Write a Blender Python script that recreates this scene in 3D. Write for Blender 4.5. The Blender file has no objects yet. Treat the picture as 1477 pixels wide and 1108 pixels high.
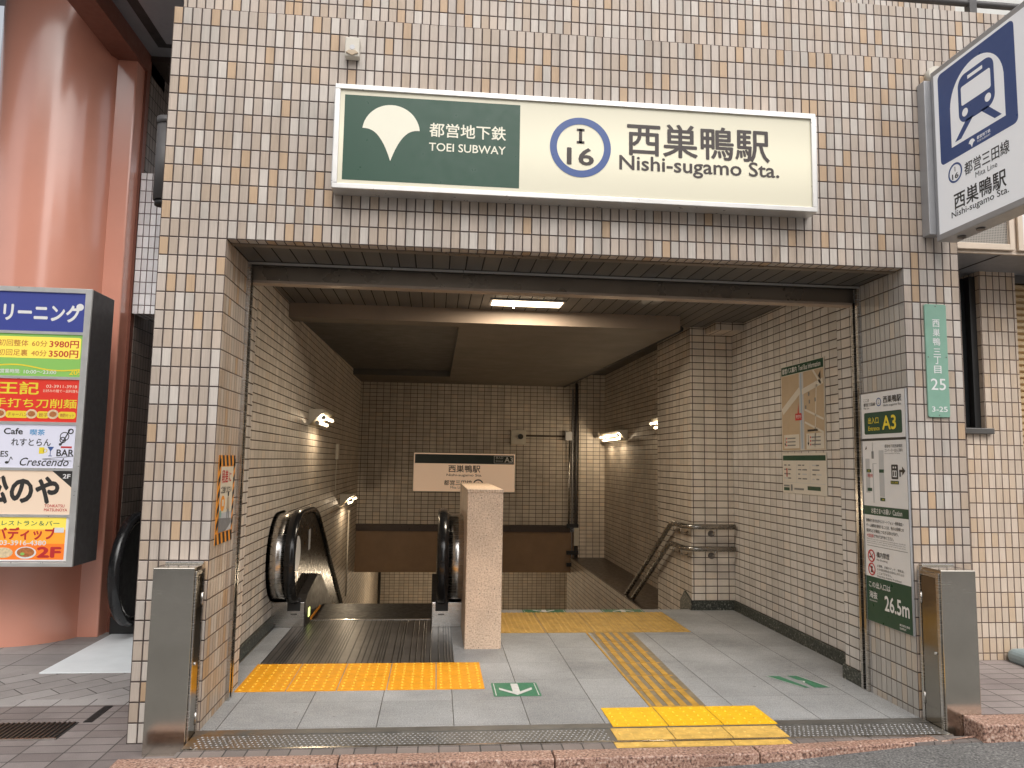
import bpy, bmesh, math, random
from mathutils import Vector, Matrix
random.seed(7)
R = math.radians
scene = bpy.context.scene
col = scene.collection

# ---------------------------------------------------------------- camera
cd = bpy.data.cameras.new('camera'); cam = bpy.data.objects.new('camera', cd); col.objects.link(cam)
cd.sensor_width = 36; cd.lens = 26.539; cd.clip_end = 2000; cd.clip_start = .05
cam.matrix_world = (Matrix.Translation((1.15041515, -4.09697195, 1.43659729)) @ Matrix.Rotation(-0.0981251569, 4, 'Z')
    @ Matrix.Rotation(0.101540119, 4, 'X') @ Matrix.Rotation(-0.016410305, 4, 'Y') @ Matrix.Rotation(R(90), 4, 'X'))
scene.camera = cam

# ---------------------------------------------------------------- sky, sun, exposure
SUN_EL, SUN_AZ = 50, 170          # elevation; azimuth clockwise from +Y
w = bpy.data.worlds.new('World'); scene.world = w; w.use_nodes = True
nt = w.node_tree; bg = nt.nodes['Background']
sky = nt.nodes.new('ShaderNodeTexSky'); sky.sky_type = 'NISHITA'; sky.sun_disc = False
sky.sun_elevation = R(SUN_EL); sky.sun_rotation = R(SUN_AZ); sky.air_density = 1.0; sky.dust_density = 4.0; sky.ozone_density = 1.0
hs = nt.nodes.new('ShaderNodeHueSaturation'); hs.inputs['Saturation'].default_value = .22
nt.links.new(sky.outputs[0], hs.inputs['Color']); nt.links.new(hs.outputs[0], bg.inputs[0]); bg.inputs[1].default_value = .15
sd = bpy.data.lights.new('sun', 'SUN'); sd.energy = .8; sd.angle = R(75); sd.color = (1, .92, .83)
so = bpy.data.objects.new('sun', sd); col.objects.link(so)
a, e = R(SUN_AZ), R(SUN_EL)
so.rotation_euler = Vector((-math.sin(a)*math.cos(e), -math.cos(a)*math.cos(e), -math.sin(e))).to_track_quat('-Z', 'Y').to_euler()
so.location = (6, -8, 12)
vs = scene.view_settings; vs.view_transform = 'Standard'; vs.look = 'None'; vs.exposure = 0.45; vs.gamma = 1; vs.use_curve_mapping = False
cy = scene.cycles; cy.use_denoising = True; cy.max_bounces = 10; cy.diffuse_bounces = 6; cy.sample_clamp_indirect = 6

# ---------------------------------------------------------------- node helpers
class NT:
    def __init__(s, name):
        s.m = bpy.data.materials.new(name); s.m.use_nodes = True; s.t = s.m.node_tree
        s.p = s.t.nodes['Principled BSDF']
    def n(s, typ, ins=None, **kw):
        nd = s.t.nodes.new(typ)
        for k, v in kw.items(): setattr(nd, k, v)
        for k, v in (ins or {}).items(): s.set(nd.inputs[k], v)
        return nd
    def set(s, sock, v):
        if hasattr(v, 'is_output') or isinstance(v, bpy.types.NodeSocket): s.t.links.new(v, sock)
        else:
            if isinstance(v, (tuple, list)) and len(v) == 3 and sock.type == 'RGBA': v = (*v, 1)
            sock.default_value = v
    def math(s, op, a, b=0.0, c=0.0): return s.n('ShaderNodeMath', {0: a, 1: b, 2: c}, operation=op).outputs[0]
    def mr(s, v, a, b, c=0., d=1., smooth=False):
        return s.n('ShaderNodeMapRange', {0: v, 1: a, 2: b, 3: c, 4: d}, interpolation_type='SMOOTHSTEP' if smooth else 'LINEAR').outputs[0]
    def mix(s, f, a, b, mode='MIX'):
        nd = s.n('ShaderNodeMix', data_type='RGBA', blend_type=mode)
        s.set(nd.inputs[0], f); s.set(nd.inputs[6], a); s.set(nd.inputs[7], b); return nd.outputs[2]
    def uv(s):
        o = s.n('ShaderNodeSeparateXYZ', {0: s.n('ShaderNodeUVMap').outputs[0]}).outputs; return o[0], o[1]
    def pos(s): return s.n('ShaderNodeTexCoord').outputs['Object']
    def xyz(s, x, y, z=0.): return s.n('ShaderNodeCombineXYZ', {0: x, 1: y, 2: z}).outputs[0]
    def noise(s, vec, scale, detail=3, rough=.55): return s.n('ShaderNodeTexNoise', {'Vector': vec, 'Scale': scale, 'Detail': detail, 'Roughness': rough}).outputs[0]
    def ramp(s, v, stops, const=False):
        nd = s.n('ShaderNodeValToRGB', {0: v}); r = nd.color_ramp; r.interpolation = 'CONSTANT' if const else 'LINEAR'
        while len(r.elements) < len(stops): r.elements.new(.5)
        for el, (p, c) in zip(r.elements, stops): el.position = p; el.color = (*c, 1)
        return nd.outputs[0]
    def bump(s, h, dist=.003, strength=1.):
        s.t.links.new(s.n('ShaderNodeBump', {'Height': h, 'Distance': dist, 'Strength': strength}).outputs[0], s.p.inputs['Normal'])
    def out(s, color=None, rough=None, metal=None, **kw):
        if color is not None: s.set(s.p.inputs['Base Color'], color)
        if rough is not None: s.set(s.p.inputs['Roughness'], rough)
        if metal is not None: s.set(s.p.inputs['Metallic'], metal)
        for k, v in kw.items(): s.set(s.p.inputs[k.replace('_', ' ')], v)
        return s.m

def simple(name, c, rough=.5, metal=0., var=.12, vscale=9., bump=0., bscale=200., **kw):
    t = NT(name); p = t.pos()
    f = t.mr(t.noise(p, vscale, 5), .25, .75, 1-var, 1+var)
    t.out(t.mix(1., c, t.xyz(f, f, f), 'MULTIPLY'), t.mr(t.noise(p, vscale*2.3, 3), .3, .7, max(.03, rough-.08), rough+.08), metal, **kw)
    if bump: t.bump(t.noise(p, bscale, 2), .002, bump)
    return t.m

def emis(name, c, strength):
    t = NT(name); t.out(c, .5); t.set(t.p.inputs['Emission Color'], c); t.p.inputs['Emission Strength'].default_value = strength; return t.m

def tile_mat(name, pw, ph, gw, stops, grout, ou=0., ov=0., rough=.42, streak=.10, dirt=.12, stag=0., bump=1., gsoft=.0012, joint_u=1., spec=.4):
    t = NT(name); u, v = t.uv()
    v1 = t.math('DIVIDE', t.math('SUBTRACT', v, ov), ph); iv = t.math('FLOOR', v1)
    u1 = t.math('DIVIDE', t.math('SUBTRACT', u, ou), pw)
    if stag: u1 = t.math('ADD', u1, t.math('MULTIPLY', t.math('FLOORED_MODULO', iv, 2.), stag))
    iu = t.math('FLOOR', u1)
    def edge(x, s):
        f = t.math('FRACT', x); return t.math('MULTIPLY', t.math('MINIMUM', f, t.math('SUBTRACT', 1., f)), s)
    eu = edge(u1, pw)
    if joint_u != 1.: eu = t.math('ADD', eu, gw*(1-joint_u)/2)
    d = t.math('MINIMUM', eu, edge(v1, ph))
    mask = t.mr(d, gw/2-gsoft/2, gw/2+gsoft, smooth=True)
    cell = t.n('ShaderNodeTexWhiteNoise', {0: t.xyz(iu, iv, 3.1)}, noise_dimensions='3D')
    c = t.ramp(cell.outputs[0], stops, True)
    r2 = t.n('ShaderNodeSeparateXYZ', {0: cell.outputs[1]}).outputs
    st = t.noise(t.xyz(t.math('ADD', t.math('MULTIPLY', u, 330.), t.math('MULTIPLY', r2[1], 50.)), t.math('MULTIPLY', v, 7.)), 1., 3)
    f = t.math('MULTIPLY', t.mr(st, .25, .75, 1-streak, 1+streak), t.mr(r2[0], 0, 1, .93, 1.06))
    gr = t.noise(t.xyz(t.math('MULTIPLY', u, 9.), t.math('MULTIPLY', v, .7), 2.), 1., 5, .65); f = t.math('MULTIPLY', f, t.mr(gr, .48, .72, 1.02, 1-dirt*1.3))
    cl = t.noise(t.xyz(u, v, 5.), 1.6, 5, .6); f = t.math('MULTIPLY', f, t.mr(cl, .3, .7, 1-dirt, 1+dirt*.5))
    c = t.mix(1., c, t.xyz(f, f, f), 'MULTIPLY')
    g = t.mix(t.noise(t.xyz(u, v, 1.), 25., 3), grout, tuple(x*1.7 for x in grout))
    t.out(t.mix(mask, g, c), t.mix(mask, (.85,)*3, t.xyz(*[t.mr(cell.outputs[0], 0, 1, rough-.06, rough+.08)]*3)), 0.)
    t.p.inputs['Specular IOR Level'].default_value = spec if 'interior' not in name else .2
    h = t.math('ADD', t.mr(d, gw/2-.001, gw/2+.003, smooth=True), t.math('ADD', t.math('MULTIPLY', st, .12), t.math('MULTIPLY', r2[2], .25)))
    t.bump(h, .004, bump)
    return t.m

# ---------------------------------------------------------------- materials
M = {}
FAC = [(0, (.535, .475, .435)), (.15, (.495, .425, .372)), (.30, (.52, .455, .41)), (.46, (.46, .385, .325)), (.56, (.49, .455, .425)), (.66, (.565, .525, .495)), (.77, (.51, .435, .38)), (.86, (.445, .36, .29)), (.93, (.475, .345, .235))]
FAC = [(a_, (c_[0]*1.04, c_[1]*1.01, c_[2]*.96)) for a_, c_ in FAC]
M['facade'] = tile_mat('facade_tile', .05, .1, .0054, FAC, (.058, .042, .038), rough=.4, dirt=.16)
M['facade_side'] = tile_mat('facade_lit_reveal_tile', .05, .1, .0052, [(a_, tuple(x*k for x, k in zip(c_, (1.04, .97, .88)))) for a_, c_ in FAC], (.10, .07, .05), rough=.38, streak=.16, joint_u=.35)  # left reveal copy, warm light put into the tile colours
M['facade_side_cool'] = tile_mat('facade_shaded_reveal_tile', .05, .1, .0052, [(0, (.47, .45, .42)), (.3, (.51, .485, .45)), (.6, (.44, .42, .39)), (.9, (.50, .44, .37))], (.10, .08, .065), rough=.38, streak=.12, joint_u=.5)  # right reveal copy, grey shade put into the tile colours
M['wing'] = tile_mat('wing_tile', .05, .1, .005, [(0, (.66, .54, .43)), (.3, (.70, .58, .47)), (.6, (.62, .49, .37)), (.85, (.58, .44, .31))], (.11, .075, .06))
M['white_tile'] = tile_mat('white_wall_tile', .05, .1, .006, [(0, (.80, .79, .80)), (.5, (.86, .85, .86))], (.12, .09, .09))
INT = [(0, (.61, .545, .47)), (.35, (.65, .585, .51)), (.7, (.58, .525, .455)), (.9, (.62, .535, .445))]
M['inner'] = tile_mat('interior_tile', .115, .067, .0068, INT, (.06, .042, .03), 0., .147, streak=.05, dirt=.14)
M['lit_pillar_tile'] = tile_mat('lit_pillar_tile', .115, .067, .0058, [(a_, tuple(x*1.25 for x in c_)) for a_, c_ in INT], (.06, .042, .03), .055, .147, streak=.05, dirt=.10)  # hall tile brightened, light on the pillar put into its colour
M['inner_side'] = tile_mat('interior_side_tile', .115, .067, .0062, INT, (.065, .046, .033), .02, .147, streak=.05, dirt=.14, joint_u=.45, rough=.62)
M['right_side'] = tile_mat('daylit_right_wall_tile', .115, .067, .006, [(a_, (c_[0]*1.02, c_[1]*1.08, c_[2]*1.18)) for a_, c_ in INT], (.065, .05, .04), .02, .147, streak=.05, dirt=.12, joint_u=.75, rough=.5)  # hall tile made cooler, daylight on this wall put into its colour
M['dark_tile'] = tile_mat('dark_alley_tile', .06, .115, .006, [(0, (.20, .16, .135)), (.5, (.24, .19, .16))], (.03, .025, .02))
M['louvre'] = tile_mat('ceiling_louvre', .1, 50., .007, [(0, (.10, .095, .088)), (.5, (.12, .112, .10))], (.012, .011, .010), streak=.03, rough=.35)
M['tan_wall'] = simple('tan_street_wall', (.50, .33, .20), .8, 0, .1); M['pale_wall'] = simple('pale_street_wall', (.66, .66, .63), .8, 0, .08)
def granite_floor():
    t = NT('granite_floor'); u, v = t.uv()
    p = t.xyz(u, v)
    sp = t.noise(p, 130., 3, .7); c = t.ramp(sp, [(.28, (.15, .15, .15)), (.45, (.325, .333, .338)), (.6, (.42, .428, .432)), (.72, (.66, .67, .67))])
    big = t.noise(p, 1.3, 6, .62); c = t.mix(1., c, t.xyz(*[t.mr(big, .3, .7, .66, 1.2)]*3), 'MULTIPLY')
    vo = t.n('ShaderNodeTexVoronoi', {'Vector': p, 'Scale': 4.5}); c = t.mix(t.mr(vo.outputs['Distance'], .035, .055, .55, 0.), c, (.10, .095, .09))
    blot = t.noise(p, 11., 5, .7); c = t.mix(t.mr(blot, .52, .75, 0, .35), c, (.42, .41, .39))
    u1 = t.math('DIVIDE', t.math('SUBTRACT', u, .08), .4); v1 = t.math('DIVIDE', t.math('SUBTRACT', v, .02), .4)
    cell = t.n('ShaderNodeTexWhiteNoise', {0: t.xyz(t.math('FLOOR', u1), t.math('FLOOR', v1))}, noise_dimensions='3D').outputs[0]
    c = t.mix(1., c, t.xyz(*[t.mr(cell, 0, 1, .88, 1.08)]*3), 'MULTIPLY')
    def e(x):
        f = t.math('FRACT', x); return t.math('MULTIPLY', t.math('MINIMUM', f, t.math('SUBTRACT', 1., f)), .4)
    mu = t.mr(e(u1), .0012, .0032); mv = t.mr(e(v1), .0006, .0022, .45, 1.)
    m = t.math('MULTIPLY', mu, mv)
    t.out(t.mix(m, (.07, .068, .062), c), t.mr(t.noise(p, 30., 3), .3, .7, .42, .62), 0.)
    t.bump(t.math('ADD', m, t.math('MULTIPLY', sp, .25)), .002, .7)
    return t.m
M['granite'] = granite_floor()
def speckle(name, stops, scale=180., rough=.5, bump=.4, pits=None, stain=None):
    t = NT(name); p = t.pos(); n = t.noise(p, scale, 2, .6); c = t.ramp(n, stops)
    c = t.mix(1., c, t.xyz(*[t.mr(t.noise(p, 3., 5, .6), .3, .7, .82, 1.12)]*3), 'MULTIPLY')
    if pits:
        vo = t.n('ShaderNodeTexVoronoi', {'Vector': p, 'Scale': 26.}); c = t.mix(t.mr(vo.outputs['Distance'], .05, .12), pits, c)
    if stain: c = t.mix(t.mr(t.noise(p, 2.6, 6, .72), .66, .74, 0, .7), c, stain)
    t.out(c, rough, 0.); t.bump(n, .0015, bump); return t.m
M['pink_granite'] = speckle('pink_granite', [(.34, (.10, .06, .048)), (.46, (.34, .19, .14)), (.58, (.49, .31, .235)), (.70, (.63, .50, .42))], 85., stain=(.66, .63, .58))
M['terrazzo'] = speckle('dark_terrazzo', [(.36, (.02, .025, .02)), (.5, (.05, .055, .045)), (.62, (.09, .095, .08)), (.7, (.30, .30, .26))], 70.)
M['stone'] = speckle('pier_stone', [(.3, (.46, .31, .21)), (.5, (.72, .54, .40)), (.7, (.82, .67, .52))], 90., .55, .5, (.12, .09, .07))
M['asphalt'] = speckle('asphalt', [(.32, (.06, .06, .06)), (.48, (.145, .143, .14)), (.62, (.21, .207, .20)), (.72, (.36, .355, .34))], 95., .8, .8)
M['concrete'] = simple('concrete', (.33, .30, .27), .8, 0, .15, 5., .3)
def paving(name, pw, ph, cols, rot=0., ou=0., ov=0., stag=0.):
    t = NT(name); u, v = t.uv(); c_, s_ = math.cos(rot), math.sin(rot)
    a_ = t.math('ADD', t.math('MULTIPLY', u, c_), t.math('MULTIPLY', v, s_)); b_ = t.math('SUBTRACT', t.math('MULTIPLY', v, c_), t.math('MULTIPLY', u, s_))
    v1 = t.math('DIVIDE', t.math('SUBTRACT', b_, ov), ph); iv = t.math('FLOOR', v1)
    u1 = t.math('ADD', t.math('DIVIDE', t.math('SUBTRACT', a_, ou), pw), t.math('MULTIPLY', t.math('FLOORED_MODULO', iv, 2.), stag)); iu = t.math('FLOOR', u1)
    def e(x, s):
        f = t.math('FRACT', x); return t.math('MULTIPLY', t.math('MINIMUM', f, t.math('SUBTRACT', 1., f)), s)
    m = t.mr(t.math('MINIMUM', e(u1, pw), e(v1, ph)), .0015, .0045)
    cell = t.n('ShaderNodeTexWhiteNoise', {0: t.xyz(iu, iv, 1.)}, noise_dimensions='3D').outputs[0]
    c = t.ramp(cell, cols, True); p = t.xyz(u, v)
    g = t.noise(p, 220., 3); c = t.mix(1., c, t.xyz(*[t.math('MULTIPLY', t.mr(g, .3, .7, .85, 1.15), t.mr(t.noise(p, 2.5, 5, .65), .3, .7, .78, 1.12))]*3), 'MULTIPLY')
    t.out(t.mix(m, (.06, .055, .05), c), .7, 0.); t.bump(t.math('ADD', m, t.math('MULTIPLY', g, .3)), .003, .7); return t.m
BR = [(0, (.225, .19, .18)), (.4, (.26, .225, .215)), (.75, (.21, .178, .17))]
GR = [(0, (.31, .29, .28)), (.4, (.355, .335, .325)), (.75, (.28, .262, .255))]
M['pave_brown'] = paving('brown_block_paving', .2, .1, BR)
M['pave_band'] = paving('pale_block_band', .2, .2, [(0, (.36, .34, .33)), (.5, (.39, .37, .36))], 0, 0, .62)
M['pave_diag'] = paving('diagonal_block_paving', .3, .15, GR, R(45), stag=.5)
M['pave_grey'] = paving('grey_block_paving', .3, .3, GR, 0, .1)
M['pave_right'] = paving('reddish_block_paving', .2, .1, [(0, (.29, .245, .235)), (.4, (.33, .285, .27)), (.75, (.26, .225, .215))], 0, stag=0)
M['block_edge'] = paving('brown_edging_blocks', .1, 1., [(0, (.20, .17, .155)), (.5, (.24, .20, .18))], 0, 0, -.6)
def steel(name, c=(.56, .55, .53), rough=.28, horiz=True, amt=.12, an=.5):
    t = NT(name); p = t.pos(); s = t.n('ShaderNodeSeparateXYZ', {0: p}).outputs
    q = t.xyz(t.math('MULTIPLY', s[0], 1.5 if horiz else 400.), t.math('MULTIPLY', s[1], 1.5 if horiz else 400.), t.math('MULTIPLY', s[2], 400. if horiz else 1.5))
    br = t.noise(q, 1., 4); sm = t.noise(p, 3., 5, .6)
    t.out(t.mix(1., c, t.xyz(*[t.mr(sm, .3, .7, .88, 1.06)]*3), 'MULTIPLY'), t.math('ADD', t.mr(br, .3, .7, rough-.07, rough+.07), t.mr(sm, .35, .75, -.03, .10)), 1.)
    t.bump(br, .0004, amt); return t.m
M['steel'] = steel('brushed_steel', (.62, .60, .57), .22)
M['steel_box'] = steel('box_steel', (.66, .62, .55), .17)
M['steel_drum'] = steel('drum_steel', (.62, .60, .57), .22, amt=.03)
M['steel_dark'] = steel('dark_steel', (.20, .19, .18), .3)
M['alu'] = simple('aluminium_frame', (.66, .65, .63), .35, .6, .06)
M['grey_frame'] = simple('grey_metal_frame', (.42, .42, .43), .4, .3, .06)
M['rail_metal'] = simple('handrail_metal', (.34, .32, .29), .27, .9, .1)
M['rubber'] = simple('black_rubber', (.012, .012, .013), .22, 0, .1)
M['black'] = simple('black_paint', (.02, .02, .02), .45)
M['black_panel'] = simple('dark_mirror_panel', (.024, .02, .016), .30, 0, .05, Specular_IOR_Level=.12)
M['skirt'] = simple('dark_skirt', (.035, .03, .026), .5, 0, .1)
M['dark_brown'] = simple('dark_brown_metal', (.075, .055, .045), .35, .4, .1)
M['brown_panel'] = simple('brown_painted_panel', (.26, .165, .095), .55, 0, .12, 4.)
M['ceil_paint'] = simple('ceiling_paint', (.165, .14, .11), .7, 0, .12, 2.)
M['beam_paint'] = simple('beam_paint', (.25, .195, .15), .7, 0, .14, 3.)
M['ceil_dark'] = simple('dark_ceiling_board', (.115, .108, .097), .6, 0, .08, 3.)
M['shutter_plate'] = simple('shutter_plate', (.27, .225, .18), .32, .6, .15, 3.)
M['pink'] = simple('pink_enamel', (.76, .33, .23), .16, 0, .05, 2., Coat_Weight=1., Coat_Roughness=.24, Coat_IOR=1.7)
M['pink_dark'] = simple('shaded_pink_enamel', (.20, .068, .042), .5, 0, .05)  # pink enamel darkened, shade put into its colour
M['canopy_grey'] = simple('canopy_grey', (.30, .31, .33), .4, .3, .05)
M['yellow'] = simple('yellow_tactile', (.82, .345, .006), .55, 0, .12, 14., .2)
M['yellow_bright'] = simple('bright_yellow_tactile', (.88, .50, .008), .55, 0, .10, 14., .2)
M['yellow_pale'] = simple('worn_yellow_tactile', (.70, .44, .10), .6, 0, .28, 16., .3)
M['yellow_dark'] = simple('old_yellow_tactile', (.46, .285, .075), .6, 0, .2, 10., .3)
M['bar_yellow'] = simple('yellow_bar', (.50, .28, .045), .55, 0, .3, 9., .2)
M['bar_grey'] = simple('grey_strip_base', (.24, .195, .13), .5, .1, .25, 12.)
M['sign_green'] = simple('sign_green', (.014, .066, .037), .35, 0, .03)
M['sticker_green'] = simple('floor_sticker_green', (.05, .20, .11), .5, 0, .12, 20.)
M['sticker_dark'] = simple('darker_sticker_green', (.045, .15, .085), .55, 0, .15, 20.)  # darker copy of the floor sticker green
def backlit():
    t = NT('backlit_cream'); u, v = t.uv(); d_ = t.math('SUBTRACT', v, 3.17)
    glow = t.math('MULTIPLY', t.mr(t.math('ABSOLUTE', d_), 0., .26, 1., .0, True), t.mr(t.noise(t.xyz(t.math('MULTIPLY', u, 1.6), v), 1., 2), .3, .7, .75, 1.1))
    t.out((.72, .68, .53), .35); t.set(t.p.inputs['Emission Color'], (.86, .80, .58)); t.set(t.p.inputs['Emission Strength'], t.math('ADD', t.math('MULTIPLY', glow, .16), .03)); return t.m
M['sign_cream'] = backlit()
M['white'] = simple('white_print', (.80, .80, .79), .4, 0, .03)
M['off_white'] = simple('white_floor_print', (.62, .62, .60), .55, 0, .15, 30.)
M['cream'] = simple('cream_print', (.86, .83, .68), .4, 0, .02)
M['board'] = simple('white_board', (.80, .80, .80), .4, 0, .03)
M['ink'] = simple('dark_ink', (.03, .028, .026), .5, 0, .02)
M['ink_brown'] = simple('brown_black_ink', (.055, .042, .04), .5, 0, .02)
M['grey_ink'] = simple('grey_ink', (.22, .22, .22), .5, 0, .02)
M['pale_grey'] = simple('pale_grey_print', (.52, .53, .54), .5, 0, .02)
M['blue'] = simple('sign_blue', (.055, .105, .30), .35, 0, .03)
M['blade_white'] = emis('blade_sign_acrylic', (.74, .74, .75), .25)
M['red'] = simple('red_print', (.55, .03, .03), .5, 0, .03)
M['orange'] = simple('orange_print', (.85, .32, .03), .5, 0, .03)
M['yellow_ink'] = simple('yellow_ink', (.85, .68, .04), .5, 0, .03)
M['map_tan'] = simple('map_tan', (.50, .39, .27), .5, 0, .05)
M['map_pale'] = simple('map_paper', (.66, .62, .55), .5, 0, .03)
M['plate_green'] = simple('faded_green_plate', (.23, .41, .315), .4, 0, .08, 12.)
M['back_sign'] = emis('peach_sign_panel', (.82, .57, .385), .25)
M['header_dark'] = simple('sign_header', (.02, .035, .03), .4, 0, .03)
M['reflector'] = simple('lamp_reflector', (.16, .13, .08), .4, 0, .05)
M['lip'] = simple('lit_metal_lip', (.42, .33, .26), .4, .3, .1)  # paler than the shutter plate, light on the lip put into the colour
M['rail_dark'] = simple('dark_railing_paint', (.085, .08, .08), .5, 0, .1)
M['yellow_dot'] = simple('yellow_dot', (.88, .48, .03), .5, 0, .1, 14.)
M['lamp_white'] = simple('lamp_housing', (.62, .58, .50), .45, 0, .05)
M['tube'] = emis('fluorescent_tube', (1., .82, .56), 2.4)
M['ceil_tube'] = emis('ceiling_diffuser', (1., .80, .54), 6.)
M['comb_light'] = emis('comb_light', (.75, .85, .25), 1.6)
M['mat_white'] = simple('white_floor_plate', (.74, .78, .80), .55, 0, .06, 6.)
M['blue_grey'] = simple('blue_grey_plastic', (.28, .36, .38), .4, 0, .08)
M['cream_frame'] = simple('cream_frame', (.66, .55, .44), .45, .2, .06)
M['shutter_tan'] = simple('tan_shutter', (.60, .44, .25), .5, .1, .06)
M['blue_panel'] = emis('backlit_blue', (.035, .05, .24), .18)
M['green_panel'] = emis('backlit_green', (.22, .46, .10), .18)
M['yellow_panel'] = emis('backlit_yellow', (.90, .72, .10), .18)
M['red_panel'] = emis('backlit_red', (.62, .03, .015), .18)
M['lilac_panel'] = emis('backlit_lilac', (.62, .62, .72), .18)
M['peach_panel'] = emis('backlit_peach', (.74, .58, .44), .2)
M['orange_panel'] = emis('backlit_orange', (.88, .36, .03), .2)
M['orange_deep'] = emis('backlit_deep_orange', (.85, .20, .02), .18)
M['brown_ink'] = simple('brown_ink', (.55, .22, .05), .5, 0, .02)
M['sky_ink'] = simple('sky_blue_ink', (.12, .35, .62), .5, 0, .02)
M['food'] = simple('food_print', (.45, .16, .05), .5, 0, .4, 60.)
M['cream_food'] = simple('pale_food_print', (.75, .60, .38), .5, 0, .25, 60.)
M['skin_print'] = simple('pale_poster', (.75, .66, .50), .5, 0, .03)
M['glass_dark'] = simple('dark_window_glass', (.015, .016, .017), .08, 0, .02)
def ribbed():
    t = NT('ribbed_metal'); u, v = t.uv()
    f = t.math('FRACT', t.math('MULTIPLY', u, 1/.02)); cell = t.n('ShaderNodeTexWhiteNoise', {0: t.xyz(t.math('FLOOR', t.math('MULTIPLY', u, 50.)), 0.)}, noise_dimensions='3D').outputs[0]
    groove = t.mr(f, .38, .5); band = t.noise(t.xyz(u, 0.), 9., 2)
    deep = t.math('MULTIPLY', t.math('SUBTRACT', 1., groove), t.mr(t.math('ADD', cell, t.math('MULTIPLY', band, .8)), .62, .8))
    c = t.mix(deep, (.19, .178, .165), (.008, .008, .008)); c = t.mix(1., c, t.xyz(*[t.mr(t.noise(t.xyz(u, v), 4., 5), .3, .7, .7, 1.15)]*3), 'MULTIPLY')
    t.out(c, .36, t.mr(deep, 0, 1, .7, 0.)); t.bump(t.math('SUBTRACT', 1., deep), .002, .8); return t.m
M['ribbed'] = ribbed()
def plate_mat():
    t = NT('worn_steel_plate'); p = t.pos(); s = t.n('ShaderNodeSeparateXYZ', {0: p}).outputs
    n = t.noise(p, 7., 6, .7); rust = t.math('MULTIPLY', t.mr(s[0], -1.4, -1.85), t.mr(n, .35, .6))
    c = t.mix(rust, t.mix(n, (.13, .128, .12), (.30, .29, .27)), (.30, .17, .07)); t.out(c, t.mr(n, .3, .7, .35, .6), .7); return t.m
M['plate'] = plate_mat()
def mesh_mat():
    t = NT('perforated_panel'); u, v = t.uv()
    a_ = t.math('SUBTRACT', t.math('FRACT', t.math('MULTIPLY', u, 90.)), .5); b_ = t.math('SUBTRACT', t.math('FRACT', t.math('MULTIPLY', v, 90.)), .5)
    r = t.math('SQRT', t.math('ADD', t.math('MULTIPLY', a_, a_), t.math('MULTIPLY', b_, b_)))
    t.out(t.mix(t.mr(r, .22, .32), (.06, .055, .05), (.36, .33, .29)), .5, .3); return t.m
M['perforated'] = mesh_mat()

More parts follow.
